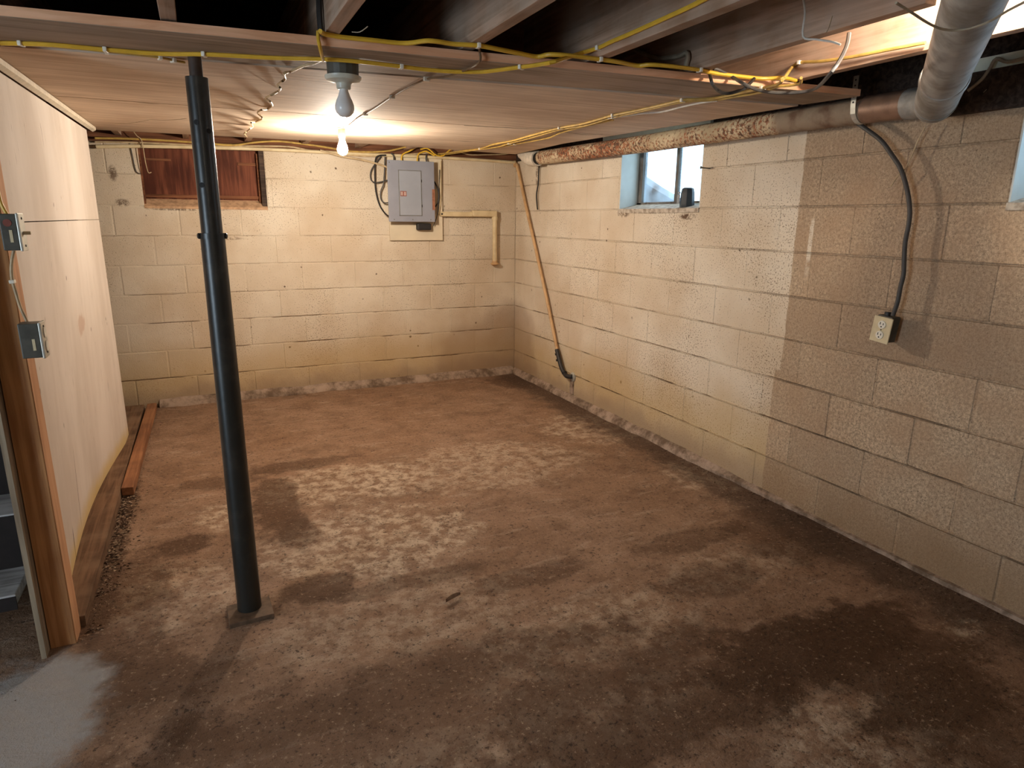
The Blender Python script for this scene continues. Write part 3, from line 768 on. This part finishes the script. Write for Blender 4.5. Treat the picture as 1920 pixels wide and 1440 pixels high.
for z in (1.885, 1.865, 1.845, 1.825, 1.805):
    MB().lathe([(0, .0035), (.0015, .0035)], (-.1578, -3.38, z), (-1, 0, 0), 8).build('strap_hole', M_SLOT, st)

# ---------------------------------------------------------------- lamps
def bulb_profile(s=1.0):
    # hangs down: 0 at the neck
    return [(0, .0135 * s), (.012 * s, .0140 * s), (.028 * s, .0185 * s), (.045 * s, .0255 * s), (.060 * s, .0295 * s), (.072 * s, .030 * s), (.084 * s, .0265 * s), (.094 * s, .0185 * s), (.0995 * s, .008 * s), (.1005 * s, .0005)]
l1 = thing('bulb_holder', 'unlit frosted bulb in a porcelain holder under the ceiling beam', 'light fixture', (-2.06, -3.13, 1.806))
c = (-2.06, -3.13, 0)
MB().lathe([(1.768, .047), (1.804, .048)], c, n=16).build('junction_box', M_STEEL, l1, bevel=.002)
MB().lathe([(1.732, .018), (1.734, .0205), (1.748, .0225), (1.752, .028), (1.756, .049), (1.763, .054), (1.768, .0545), (1.7695, .048)], c, n=28).build('porcelain_base', M_CERAM, l1, True)
MB().lathe([(1.737 - h * .84, r * .96) for h, r in bulb_profile(1.0)][::-1], c, n=24).build('bulb', M_BULB, l1, True)
l2 = thing('lit_bulb', 'glowing bare bulb hanging from the slot in the plywood ceiling', 'light bulb', (-1.718, -1.36, 1.84))
c = (-1.72, -1.345, 0)
MB().lathe([(1.79, .019), (1.815, .021), (1.845, .021)], c, n=18).build('socket', M_CERAM, l2, True)
MB().lathe([(-h + 1.794, r) for h, r in bulb_profile(.98)], c, n=18).build('bulb', M_LIT, l2, True)
l3 = thing('joist_bulb', 'lit bare bulb up between two joists above the flue duct', 'light bulb', (-.75, -4.12, 2.06))
c = (-.75, -4.12, .22)
MB().lathe([(1.79, .019), (1.82, .022), (1.83, .045), (1.859, .045)], c, n=18).build('socket', M_CERAM, l3, True)
MB().lathe([(-h + 1.803, r) for h, r in bulb_profile(1.0)], c, n=18).build('bulb', M_LIT2, l3, True)
l4 = thing('fill_bulb', 'added lit fill bulb, unseen behind the viewer', 'light bulb', (-2.9, -6.4, 1.87))
c = (-2.9, -6.4, 0)
MB().lathe([(1.80, .019), (1.83, .05), (1.85, .05), (2.08, .03)], c, n=18).build('socket', M_CERAM, l4, True)
MB().lathe([(-h + 1.803, r) for h, r in bulb_profile(1.0)], c, n=18).build('bulb', M_LIT3, l4, True)

# ---------------------------------------------------------------- cables under the ceiling
def clip(parent, p, d=(1, 0, 0), s=1.0):
    t = Vector(d).normalized()
    m = Matrix.Translation(p) @ t.to_track_quat('X', 'Z').to_matrix().to_4x4()
    MB().box((-.005 * s, -.011 * s, -.007 * s), (.005 * s, .011 * s, .006 * s), m).build('cable_clip', M_WHITE, parent, bevel=.002)
def cable(name, label, cat, pts, r, mat, clips=(), group=None, part='cable_run', k=4):
    t = thing(name, label, cat, pts[0], group)
    MB().tube(pts, r, 7, k).build(part, mat, t, True)
    for i in clips:
        a = Vector(pts[max(0, i - 1)]); b = Vector(pts[min(len(pts) - 1, i + 1)])
        clip(t, pts[i], b - a)
    return t
cable('yellow_cable', 'yellow cable clipped along the beam seam that climbs the side of a joist', 'cable',
      [(-2.938,-2.944,1.804),(-2.887,-2.966,1.804),(-2.809,-2.995,1.803),(-2.688,-3.000,1.803),(-2.552,-3.017,1.803),(-2.438,-3.074,1.802),(-2.345,-3.103,1.801),(-2.246,-3.128,1.801),(-2.133,-3.176,1.800),(-2.046,-3.201,1.799),(-1.897,-3.192,1.800),(-1.814,-3.186,1.800),(-1.734,-3.204,1.799),(-1.658,-3.238,1.799),(-1.625,-3.286,1.798),(-1.578,-3.367,1.797),(-1.550,-3.427,1.795),(-1.530,-3.488,1.794)] + [(-1.396,-3.392,1.847)] + [(-1.362,-3.451,1.855),(-1.362,-3.517,1.857),(-1.362,-3.623,1.857),(-1.362,-3.753,1.859),(-1.362,-3.858,1.861),(-1.362,-3.933,1.865)],
      .0062, M_YEL, (1, 3, 5, 10, 15, 19))
cable('thin_yellow_cable', 'thin dull yellow cable beside the seam cable that ends at the post top', 'cable',
      [(-2.819,-2.971,1.805),(-2.751,-2.974,1.804),(-2.688,-2.965,1.805),(-2.622,-2.964,1.805),(-2.554,-2.955,1.805),(-2.520,-2.934,1.805),(-2.489,-2.918,1.805)], .0035, M_YELD, (2, 4, 5))
cable('front_edge_cable', 'bright yellow cable running along the sawn front edge of the beam', 'cable',
      [(-2.163,-3.372,1.826),(-2.156,-3.359,1.826),(-2.143,-3.349,1.826),(-2.102,-3.340,1.826),(-2.017,-3.347,1.826),(-1.951,-3.350,1.826),(-1.918,-3.367,1.826),(-1.885,-3.409,1.826),(-1.849,-3.415,1.826),(-1.809,-3.410,1.826),(-1.740,-3.426,1.826),(-1.663,-3.412,1.826),(-1.587,-3.395,1.826),(-1.533,-3.387,1.826),(-1.514,-3.426,1.826),(-1.452,-3.443,1.826),(-1.350,-3.443,1.826),(-1.281,-3.440,1.826),(-1.201,-3.425,1.826),(-1.173,-3.456,1.826),(-1.100,-3.469,1.826),(-0.989,-3.468,1.826),(-0.914,-3.453,1.826),(-0.823,-3.454,1.826),(-0.714,-3.463,1.826),(-0.657,-3.503,1.826),(-0.588,-3.490,1.826)],
      .0062, M_YEL, (10, 16, 21))
cable('short_yellow_cable', 'short yellow cable linking the beam edge down to the seam cable', 'cable', [(-2.160,-3.327,1.837),(-2.161,-3.327,1.819),(-2.158,-3.327,1.798)] + [(-2.140,-3.248,1.794),(-2.129,-3.199,1.794)], .005, M_YEL)
cable('dark_conduit', 'dark upright conduit rising between the joists above the beam edge', 'conduit', [(-2.154,-3.333,1.918),(-2.155,-3.333,1.885),(-2.155,-3.333,1.859),(-2.154,-3.333,1.831)], .008, M_BLK)
cable('coiled_cable', 'twisted cream cable zigzagging along the plywood ceiling toward the back wall', 'cable',
      [(-2.124,-3.184,1.801),(-2.138,-3.109,1.802),(-2.168,-3.076,1.797),(-2.186,-2.936,1.805),(-2.211,-2.980,1.790),(-2.186,-2.793,1.808),(-2.206,-2.883,1.784),(-2.196,-2.648,1.810),(-2.201,-2.764,1.784),(-2.179,-2.532,1.812),(-2.213,-2.580,1.787),(-2.205,-2.301,1.816),(-2.200,-2.416,1.790),(-2.161,-2.095,1.820),(-2.172,-1.977,1.822),(-2.210,-2.142,1.795),(-2.198,-1.821,1.825),(-2.186,-1.879,1.800),(-2.162,-1.576,1.829),(-2.182,-1.438,1.831),(-2.215,-1.630,1.804),(-2.175,-1.196,1.836),(-2.201,-1.319,1.810),(-2.186,-0.942,1.840),(-2.205,-0.955,1.826),(-2.165,-0.565,1.847)], .0042, M_CRMC, (), None, 'twisted_run', 3)
cable('lamp_wire', 'thin brown wire across the plywood from the beam edge to the lit bulb', 'wire',
      [(-1.735,-3.414,1.826)] + [(-1.711,-3.367,1.824)] + [(-1.711,-3.362,1.798),(-1.707,-3.251,1.800),(-1.720,-3.117,1.802),(-1.767,-3.038,1.803),(-1.775,-2.849,1.807),(-1.770,-2.610,1.811),(-1.755,-2.292,1.816),(-1.749,-2.062,1.821),(-1.746,-1.888,1.824),(-1.731,-1.678,1.827),(-1.722,-1.494,1.831),(-1.757,-1.413,1.832)], .0035, M_BRNC, (5, 7, 9), None)
BG = 'yellow cables bundled under the right end of the plywood'
cable('bundled_cable', 'uppermost yellow cable of the bundle, it climbs to a white clip on the joist', 'cable',
      [(-0.791,0.201,1.860),(-0.685,-0.081,1.855),(-0.652,-0.354,1.851),(-0.606,-0.669,1.845),(-0.657,-1.029,1.839),(-0.659,-1.330,1.833),(-0.700,-1.710,1.827),(-0.735,-2.087,1.820),(-0.722,-2.282,1.817),(-0.747,-2.481,1.813),(-0.769,-2.639,1.810),(-0.764,-2.834,1.807),(-0.770,-2.986,1.804),(-0.775,-3.124,1.802),(-0.740,-3.175,1.801),(-0.706,-3.224,1.800),(-0.706,-3.360,1.798),(-0.713,-3.467,1.796),(-0.723,-3.542,1.794),(-0.782,-3.624,1.793)] + [(-0.590,-3.469,1.872),(-0.590,-3.502,1.881),(-0.590,-3.590,1.868),(-0.590,-3.711,1.858),(-0.590,-3.821,1.854),(-0.590,-3.944,1.849)], .0052, M_YELD, (3, 7, 10, 13, 17, 21))
cable('bundled_cable', 'middle yellow cable of the bundle, it ends at the beam edge cable', 'cable',
      [(-0.735,0.321,1.859),(-0.645,-0.095,1.852),(-0.617,-0.541,1.844),(-0.576,-0.889,1.838),(-0.613,-1.190,1.833),(-0.661,-1.632,1.825),(-0.713,-2.049,1.818),(-0.690,-2.256,1.814),(-0.743,-2.600,1.808),(-0.750,-2.815,1.804),(-0.763,-3.110,1.799),(-0.695,-3.211,1.797),(-0.679,-3.305,1.796),(-0.672,-3.427,1.793),(-0.704,-3.517,1.792),(-0.689,-3.560,1.791),(-0.689,-3.604,1.790),(-0.756,-3.668,1.789)], .0048, M_YELD, (4, 8), None)
cable('bundled_cable', 'lowest sagging yellow cable of the bundle with a pale right stretch', 'cable',
      [(-0.611,-0.732,1.843),(-0.551,-0.878,1.840),(-0.559,-1.157,1.835),(-0.552,-1.417,1.831),(-0.560,-1.642,1.827),(-0.630,-1.900,1.822),(-0.670,-2.196,1.817),(-0.693,-2.525,1.811)], .0048, M_YELD, (2,))
cable('pale_cable', 'pale cable leaving the yellow bundle over the plywood edge', 'cable', [(-0.743,-2.557,1.809),(-0.712,-2.762,1.805),(-0.665,-2.849,1.804),(-0.685,-3.014,1.801),(-0.686,-3.142,1.799),(-0.669,-3.197,1.798)], .004, M_WHITEW)
cable('black_cable', 'short looped black cable hanging from the beam edge right of the yellow clip', 'cable', [(-0.932,-3.452,1.820)] + [(-0.958,-3.499,1.781),(-0.843,-3.405,1.783),(-0.793,-3.398,1.783),(-0.809,-3.474,1.782),(-0.850,-3.541,1.780)] + [(-0.755,-3.467,1.821)], .0055, M_BLK)
cable('drooping_cord', 'long dark cord drooping from a joist across the beam to the bulb', 'cord', [(-0.919,-3.453,1.839),(-0.894,-3.455,1.835),(-0.839,-3.460,1.818)] + [(-0.914,-3.593,1.770),(-0.811,-3.544,1.770),(-0.715,-3.531,1.771),(-0.657,-3.578,1.770),(-0.676,-3.658,1.768)] + [(-0.931,-3.925,1.737),(-0.901,-3.928,1.776),(-0.881,-3.927,1.814),(-0.872,-3.922,1.846)], .0055, M_BLKC)
cable('stray_wire', 'pale stray wire looped on the side of the right joist', 'wire', [(-0.975,-3.849,1.937),(-0.975,-3.861,1.896),(-0.975,-3.863,1.839),(-0.975,-3.908,1.822),(-0.975,-3.960,1.805),(-0.975,-3.987,1.793)], .0028, M_WHITEW)
cable('taut_wire', 'thin pale wire looped under the galvanised flue duct', 'wire', [(-1.305,-4.379,1.745),(-1.222,-4.353,1.745),(-1.137,-4.326,1.745),(-1.067,-4.310,1.745),(-1.026,-4.318,1.745),(-1.020,-4.351,1.745),(-1.038,-4.392,1.745),(-1.076,-4.442,1.745),(-1.106,-4.489,1.745)], .0025, M_WEB)
cable('hanging_wire', 'pale wire hanging from dark rim joist beside the flue duct', 'wire', [(-0.030,-3.903,1.874),(-0.030,-3.848,1.872),(-0.030,-3.809,1.889),(-0.030,-3.793,1.860),(-0.030,-3.772,1.830),(-0.030,-3.733,1.802)], .006, M_WEB)
# dusty web rope on the joist
o = MB().tube([(-0.985,-3.100,1.960),(-0.985,-3.138,1.943),(-0.985,-3.178,1.927),(-0.985,-3.242,1.905),(-0.985,-3.310,1.894),(-0.985,-3.361,1.890),(-0.985,-3.391,1.893),(-0.985,-3.401,1.876),(-0.985,-3.395,1.858),(-0.985,-3.394,1.840)], .008, 7, 4).build('cobweb_rope', M_WEB, None, True)
tag(o, 'rope of dusty brown cobweb slung along the joist above the beam', 'cobweb')
webs = MB()
for a, b in zip([(-2.862,-0.898,1.843),(-2.676,-1.227,1.837),(-1.199,-1.899,1.825),(-0.642,-1.921,1.825),(-2.112,-3.519,1.797),(-1.121,-4.068,1.787),(-0.055,-3.723,1.793),(0.044,-3.717,1.793),(0.255,-3.632,1.795)], [(-2.678,-1.201,1.838),(-2.501,-1.388,1.834),(-0.726,-2.072,1.822),(-0.377,-1.939,1.825),(-2.089,-3.588,1.796),(-1.219,-4.165,1.786),(0.153,-3.644,1.795),(-0.054,-3.809,1.792),(0.224,-3.687,1.794)]):
    webs.tube([a, tuple((Vector(a) + Vector(b)) / 2 + Vector((0, 0, -.006))), b], .0012, 4, 3)
web = webs.build('cobweb_strands', M_WEB, None, False); web['kind'] = 'stuff'; tag(web, 'thin dusty cobweb strands under the ceiling', 'cobweb')
tg = MB().box((-.262, -2.715, 1.818), (-.250, -2.680, 1.872)).build('hanging_block', plain('pale_wood', '#d8c58c', .7), None, bevel=.002)
tag(tg, 'small pale wood block hanging from the cable bundle above the rusty pipe', 'block')

# cables along the top of the back wall
cable('top_cable', 'yellow cable along the back wall top above the boarded window', 'cable', [(-3.055,-0.045,1.842),(-2.866,-0.045,1.849),(-2.678,-0.045,1.850),(-2.517,-0.045,1.848),(-2.350,-0.045,1.843),(-2.213,-0.045,1.843),(-2.071,-0.045,1.869),(-1.925,-0.045,1.884),(-1.778,-0.045,1.877),(-1.589,-0.045,1.861),(-1.394,-0.045,1.840),(-1.148,-0.045,1.852),(-0.978,-0.045,1.892),(-0.826,-0.045,1.931)], .007, M_YELD)
cable('second_top_cable', 'dusty cream cable lying just under the yellow cable on back wall', 'cable', [(-3.059,-0.030,1.820),(-2.870,-0.030,1.827),(-2.681,-0.030,1.830),(-2.351,-0.030,1.830),(-2.107,-0.030,1.843),(-1.853,-0.030,1.852),(-1.704,-0.030,1.834),(-1.472,-0.030,1.815),(-1.229,-0.030,1.814),(-0.976,-0.030,1.838),(-0.757,-0.030,1.864)], .006, M_CRMC)
cable('sagging_cable', 'cream cable sagging from the bundle along the dark gap at back wall', 'cable', [(-0.538,-0.050,1.881),(-0.446,-0.050,1.861),(-0.305,-0.050,1.867),(-0.136,-0.050,1.879),(-0.063,-0.050,1.900)], .005, M_CRMC)
cable('arched_cable', 'cream cable arching over the dark gap beside the sagging cable', 'cable', [(-0.561,-0.050,1.876),(-0.446,-0.050,1.890),(-0.328,-0.050,1.899),(-0.209,-0.050,1.893),(-0.122,-0.050,1.880)], .005, M_CRMC)
cable('left_feed_cable', 'twin pale cable reaching the left side of the breaker box', 'cable', [(-1.630,-0.050,1.836),(-1.476,-0.050,1.802),(-1.317,-0.050,1.782),(-1.195,-0.050,1.756),(-1.125,-0.050,1.735)], .008, M_CRMC)
BW = 'cables looping into the breaker box'
cable('black_loop_cable', 'black cable looping from the ceiling into lower left of breaker box', 'cable', [(-1.134,-0.050,1.825),(-1.192,-0.050,1.818),(-1.218,-0.050,1.786),(-1.228,-0.050,1.669),(-1.224,-0.050,1.550),(-1.199,-0.050,1.451),(-1.159,-0.050,1.391),(-1.130,-0.050,1.367)], .006, M_BLK)
cable('grey_loop_cable', 'grey cable looping wide on the left of breaker box', 'cable', [(-1.170,-0.045,1.820),(-1.210,-0.045,1.771),(-1.254,-0.045,1.707),(-1.260,-0.045,1.648),(-1.233,-0.045,1.621),(-1.178,-0.045,1.627),(-1.127,-0.045,1.641)], .005, M_BLKC)
cable('dark_curl_cable', 'dark curled cable with frayed end left of the breaker box latch', 'cable', [(-1.143,-0.050,1.813),(-1.151,-0.050,1.711),(-1.163,-0.050,1.611),(-1.186,-0.050,1.559),(-1.189,-0.050,1.503),(-1.164,-0.050,1.471),(-1.126,-0.050,1.472)], .005, M_BLKC)
cable('top_feed_cable', 'dark cable curving into the top left corner of breaker box', 'cable', [(-1.098,-0.060,1.841),(-1.078,-0.060,1.823),(-1.075,-0.060,1.784)], .006, M_BLKC)
cable('yellow_feed_cable', 'yellow cable dropping into the breaker box top', 'cable', [(-0.897,-0.060,1.895),(-0.949,-0.060,1.864),(-0.997,-0.060,1.842),(-1.015,-0.060,1.818),(-1.016,-0.060,1.782)], .006, M_YEL)
cable('second_feed_cable', 'second yellow cable arching into breaker box top near its middle', 'cable', [(-0.745,-0.060,1.838),(-0.810,-0.060,1.867),(-0.845,-0.060,1.861),(-0.881,-0.060,1.840),(-0.891,-0.060,1.788)], .006, M_YEL)
cable('wavy_cable', 'wavy yellow cable between the breaker box top and the bundle', 'cable', [(-0.865,-0.070,1.879),(-0.813,-0.070,1.890),(-0.778,-0.070,1.872),(-0.735,-0.070,1.842),(-0.681,-0.070,1.840),(-0.636,-0.070,1.875),(-0.590,-0.070,1.909)], .0055, M_YEL)
cable('short_black_feed', 'short black cable entering the breaker box top on the right', 'cable', [(-0.811,-0.060,1.851),(-0.816,-0.060,1.819),(-0.812,-0.060,1.787)], .006, M_BLK)
cable('black_side_cable', 'black cable bowing out from the right side of breaker box', 'cable', [(-0.750,-0.050,1.644),(-0.724,-0.050,1.595),(-0.712,-0.050,1.538),(-0.722,-0.050,1.479),(-0.745,-0.050,1.446)], .006, M_BLK)
cable('upright_feed_pipe', 'slim cream upright pipe on the right edge of the backing board', 'pipe', [(-0.687,-0.032,1.802),(-0.689,-0.032,1.688),(-0.691,-0.032,1.564),(-0.697,-0.032,1.480),(-0.713,-0.032,1.388)], .007, M_CRMP)
cable('adapter_wire', 'thin black wire from the breaker box side down to the adapter', 'wire', [(-0.703,-0.050,1.735),(-0.710,-0.050,1.604),(-0.718,-0.050,1.438),(-0.738,-0.050,1.354),(-0.766,-0.050,1.294)], .003, M_BLK)
cable('dangling_wire', 'short black wire dangling down the right wall by the wrapped pipe end', 'wire', [(-0.020,-0.467,1.776),(-0.020,-0.461,1.709),(-0.020,-0.455,1.628),(-0.020,-0.430,1.547),(-0.020,-0.443,1.465),(-0.020,-0.454,1.431)], .0055, M_BLK)
cable('loose_wire', 'thin tan wire hanging in front of the boarded window', 'wire', [(-2.829,-0.060,1.896),(-2.811,-0.060,1.868),(-2.788,-0.060,1.845),(-2.783,-0.060,1.785),(-2.781,-0.060,1.718),(-2.775,-0.060,1.657),(-2.768,-0.060,1.636),(-2.752,-0.060,1.640)], .003, M_CRMC)
cable('edge_wire', 'dark wire tacked on the back wall left of the boarded window', 'wire', [(-2.863,-0.010,1.826),(-2.856,-0.010,1.752),(-2.851,-0.010,1.684),(-2.843,-0.010,1.643),(-2.822,-0.010,1.630)], .003, M_BLKC)

# ---------------------------------------------------------------- hanging outlet
ho = thing('hanging_outlet', 'ivory duplex outlet box dangling on a dark cord before the bare block wall', 'outlet', (-.075, -3.59, .94))
MB().tube([(-0.060,-3.311,1.754),(-0.060,-3.378,1.712),(-0.060,-3.448,1.664),(-0.060,-3.501,1.608),(-0.060,-3.544,1.557),(-0.060,-3.576,1.497),(-0.060,-3.598,1.439),(-0.060,-3.610,1.390),(-0.060,-3.612,1.341),(-0.060,-3.609,1.282),(-0.060,-3.616,1.212),(-0.060,-3.622,1.162),(-0.060,-3.617,1.110),(-0.060,-3.615,1.058),(-0.060,-3.604,1.001)], .0085, 9, 4).build('power_cord', M_BLKC, ho, True)
q = [Vector(v) for v in [(-0.078,-3.554,0.995),(-0.078,-3.636,0.979),(-0.078,-3.607,0.898),(-0.078,-3.522,0.899)]]
ce = sum(q, Vector()) / 4
ux = ((q[1] + q[2]) - (q[0] + q[3])).normalized(); uz = ((q[0] + q[1]) - (q[2] + q[3])).normalized()
uz = (uz - ux * uz.dot(ux)).normalized(); un = ux.cross(uz)
if un.x > 0: un = -un
tilt = Matrix((ux, uz, un)).transposed().to_4x4()
F_ = Matrix.Translation(ce) @ tilt
hw, hh = .040, .051
MB().box((-hw + .008, -hh + .004, -.05), (hw - .008, hh + .004, 0), F_).build('outlet_body', M_STEEL, ho, bevel=.003)
pl = MB().box((-hw, -hh, 0), (hw, hh, .006), F_).build('cover_plate', M_IVORY, ho, bevel=.002)
for s in (-1, 1):
    fm = F_ @ Matrix.Translation((0, s * .021, .006))
    rec = MB().lathe([(0, .0165), (.003, .016)], fm @ Vector((0, 0, 0)), fm.to_3x3() @ Vector((0, 0, 1)), 18).build('receptacle', M_WHITE, pl, True)
    MB().box((-.008, -.001, .0028), (-.005, .009, .0036), fm).box((.005, -.001, .0028), (.008, .007, .0036), fm).box((-.0025, -.011, .0028), (.0025, -.006, .0036), fm).build('slots', M_SLOT, pl)
MB().lathe([(0, .003), (.0015, .0025)], F_ @ Vector((0, 0, .006)), F_.to_3x3() @ Vector((0, 0, 1)), 8).build('screw', M_STEEL, pl)
MB().tube([F_ @ Vector((-.005, hh + .001, -.02)), F_ @ Vector((-.006, hh + .018, -.02))], .012, 10, 1).build('cord_grip', M_BLK, ho, True)
cable('twisted_tie', 'thin rusty tie wire crossing behind the hanging cord', 'wire', [(-0.040,-3.605,1.698),(-0.040,-3.586,1.655),(-0.040,-3.570,1.604),(-0.040,-3.552,1.557)] + [(-0.050,-3.544,1.544),(-0.050,-3.526,1.519),(-0.050,-3.509,1.491)], .003, M_CRMC)

# ---------------------------------------------------------------- switch boxes on the end stud
def switch_box(name, label, xa, xb, zt, zb, y, toggle):
    t = thing(name, label, 'switch box', ((xa + xb) / 2, y, zb), 'switch boxes on the end stud')
    MB().box((xa, y - .055, zb), (xb, y, zt)).build('steel_box', M_STEEL, t, bevel=.003)
    cv = MB().box((xb, y - .060, zb - .002), (xb + .007, y + .002, zt + .002)).build('cover_plate', M_COVER, t, bevel=.002)
    MB().box((xb - .020, y - .0562, zb + .022), (xb - .013, y - .0545, zb + .055)).build('paper_label', M_IVORY, t)
    for z in (zb + .012, zt - .012):
        MB().lathe([(0, .0035), (.002, .003)], (xb + .007, y - .029, z), (1, 0, 0), 8).build('screw', M_STEEL, cv)
    if toggle:
        MB().box((xb + .007, y - .033, zb + .042), (xb + .024, y - .025, zb + .051)).build('toggle', M_IVORY, cv, bevel=.001)
        MB().lathe([(0, .010), (.001, .010)], (xa + .018, y - .0552, zt - .024), (0, -1, 0), 14).build('knockout', M_LATCH, t)
    else:
        MB().lathe([(0, .016), (.003, .0155)], (xb + .007, y - .029, zb + .03), (1, 0, 0), 14).build('receptacle', M_WHITE, cv)
        MB().lathe([(0, .016), (.003, .0155)], (xb + .007, y - .029, zb + .07), (1, 0, 0), 14).build('receptacle', M_WHITE, cv)
    return t
switch_box('switch_box', 'upper grey steel switch box with toggle and red knockout on the stud', -2.987, -2.948, 1.357, 1.259, -2.998, True)
switch_box('outlet_box', 'lower grey steel outlet box on the end stud below the toggle box', -2.988, -2.939, 1.056, .957, -2.998, False)
cable('stud_cable', 'cream cable stapled down the stud between the two steel boxes', 'cable', [(-2.976,-3.000,1.257),(-2.985,-3.000,1.227),(-2.990,-3.000,1.198),(-2.991,-3.000,1.171),(-2.988,-3.000,1.138),(-2.984,-3.000,1.099),(-2.976,-3.000,1.065),(-2.973,-3.000,1.048)], .0045, M_CRMC, (3,))
cable('upper_stud_cable', 'yellow cable coming down the stud into the toggle box', 'cable', [(-2.985,-3.020,1.442),(-2.983,-3.020,1.393),(-2.979,-3.020,1.372),(-2.973,-3.020,1.355)], .005, M_YEL)

# ---------------------------------------------------------------- small things
can = thing('black_container', 'black ribbed plastic container standing on the window sill', 'container', (.05, -2.19, 1.43))
m = MB()
c0 = (.05, -2.19, 0)
MB().lathe([(1.428, .040), (1.445, .042), (1.51, .038), (1.533, .033), (1.538, .024)], c0, n=8).build('body', M_CAN, can, bevel=.002)
MB().box((.008, -2.172, 1.45), (.012, -2.150, 1.50)).box((.008, -2.172, 1.505), (.013, -2.155, 1.515)).build('pale_label', M_CANL, can)
nail = thing('wall_nail', 'bent nail sticking out of the block wall beside the window', 'nail', (0, -2.40, 1.628))
MB().tube([(.01, -2.415, 1.626), (-.05, -2.405, 1.63)], .003, 8, 1).build('shank', M_STEEL, nail)
MB().lathe([(0, .008), (.003, .008)], (-.05, -2.405, 1.63), (-1, .1, 0), 10).build('head', M_STEEL, nail)

# crumbs of mortar, bark and leaf swept along the plate and over the slab
deb = MB(); deb2 = MB()
def crumb(mb, x, y, s):
    a = R.uniform(0, 6.3); h = s * R.uniform(.25, .6)
    e = [Vector((math.cos(a + i * 2.1 + R.uniform(-.4, .4)) * s * R.uniform(.6, 1.3), math.sin(a + i * 2.1) * s * R.uniform(.5, 1), 0)) for i in range(3)]
    b = Vector((x, y, -.004))
    mb.add([b + e[0], b + e[1], b + e[2], b + Vector((0, 0, h))], [(0, 1, 3), (1, 2, 3), (2, 0, 3)])
for i in range(900):
    t = R.random()
    crumb(deb if R.random() < .3 else deb2, -2.968 + abs(R.gauss(0, .035)), -2.95 + t * 1.3, R.uniform(.004, .011))
for i in range(160):
    crumb(deb2, -2.93 + R.gauss(0, .02), -1.7 + R.random() * 1.6, R.uniform(.003, .007))
for i in range(800):
    crumb(deb if R.random() < .5 else deb2, R.uniform(-3.2, -.08), R.uniform(-4.6, -.1), R.uniform(.0015, .0045))
for i in range(300):
    crumb(deb2, -.03 - abs(R.gauss(0, .06)), R.uniform(-4.4, -2.2), R.uniform(.003, .008))
o = deb.build('pale_debris', M_CHIP); o['kind'] = 'stuff'; tag(o, 'pale crumbs and chips scattered over the concrete floor', 'debris')
o = deb2.build('dark_debris', M_CHIPD); o['kind'] = 'stuff'; tag(o, 'dark crumbs of bark and dirt scattered over the concrete floor', 'debris')
lf = ([(-1.782,-3.268,0.004)])[0]
m = MB()
n = 7
vs = []
for i in range(n + 1):
    t = i / n; wd = .012 * math.sin(math.pi * (.08 + .88 * t)); x = (t - .5) * .065
    vs += [(lf[0] + x, lf[1] - wd + x * .4, .012), (lf[0] + x, lf[1] + x * .4, .004), (lf[0] + x, lf[1] + wd + x * .4, .014)]
fs = []
for i in range(n):
    for j in range(2):
        fs.append((i * 3 + j, i * 3 + j + 1, i * 3 + j + 4, i * 3 + j + 3))
tag(m.add(vs, fs).build('dry_leaf', M_PLATE, None, True), 'curled dry brown leaf lying on the open concrete floor', 'leaf')
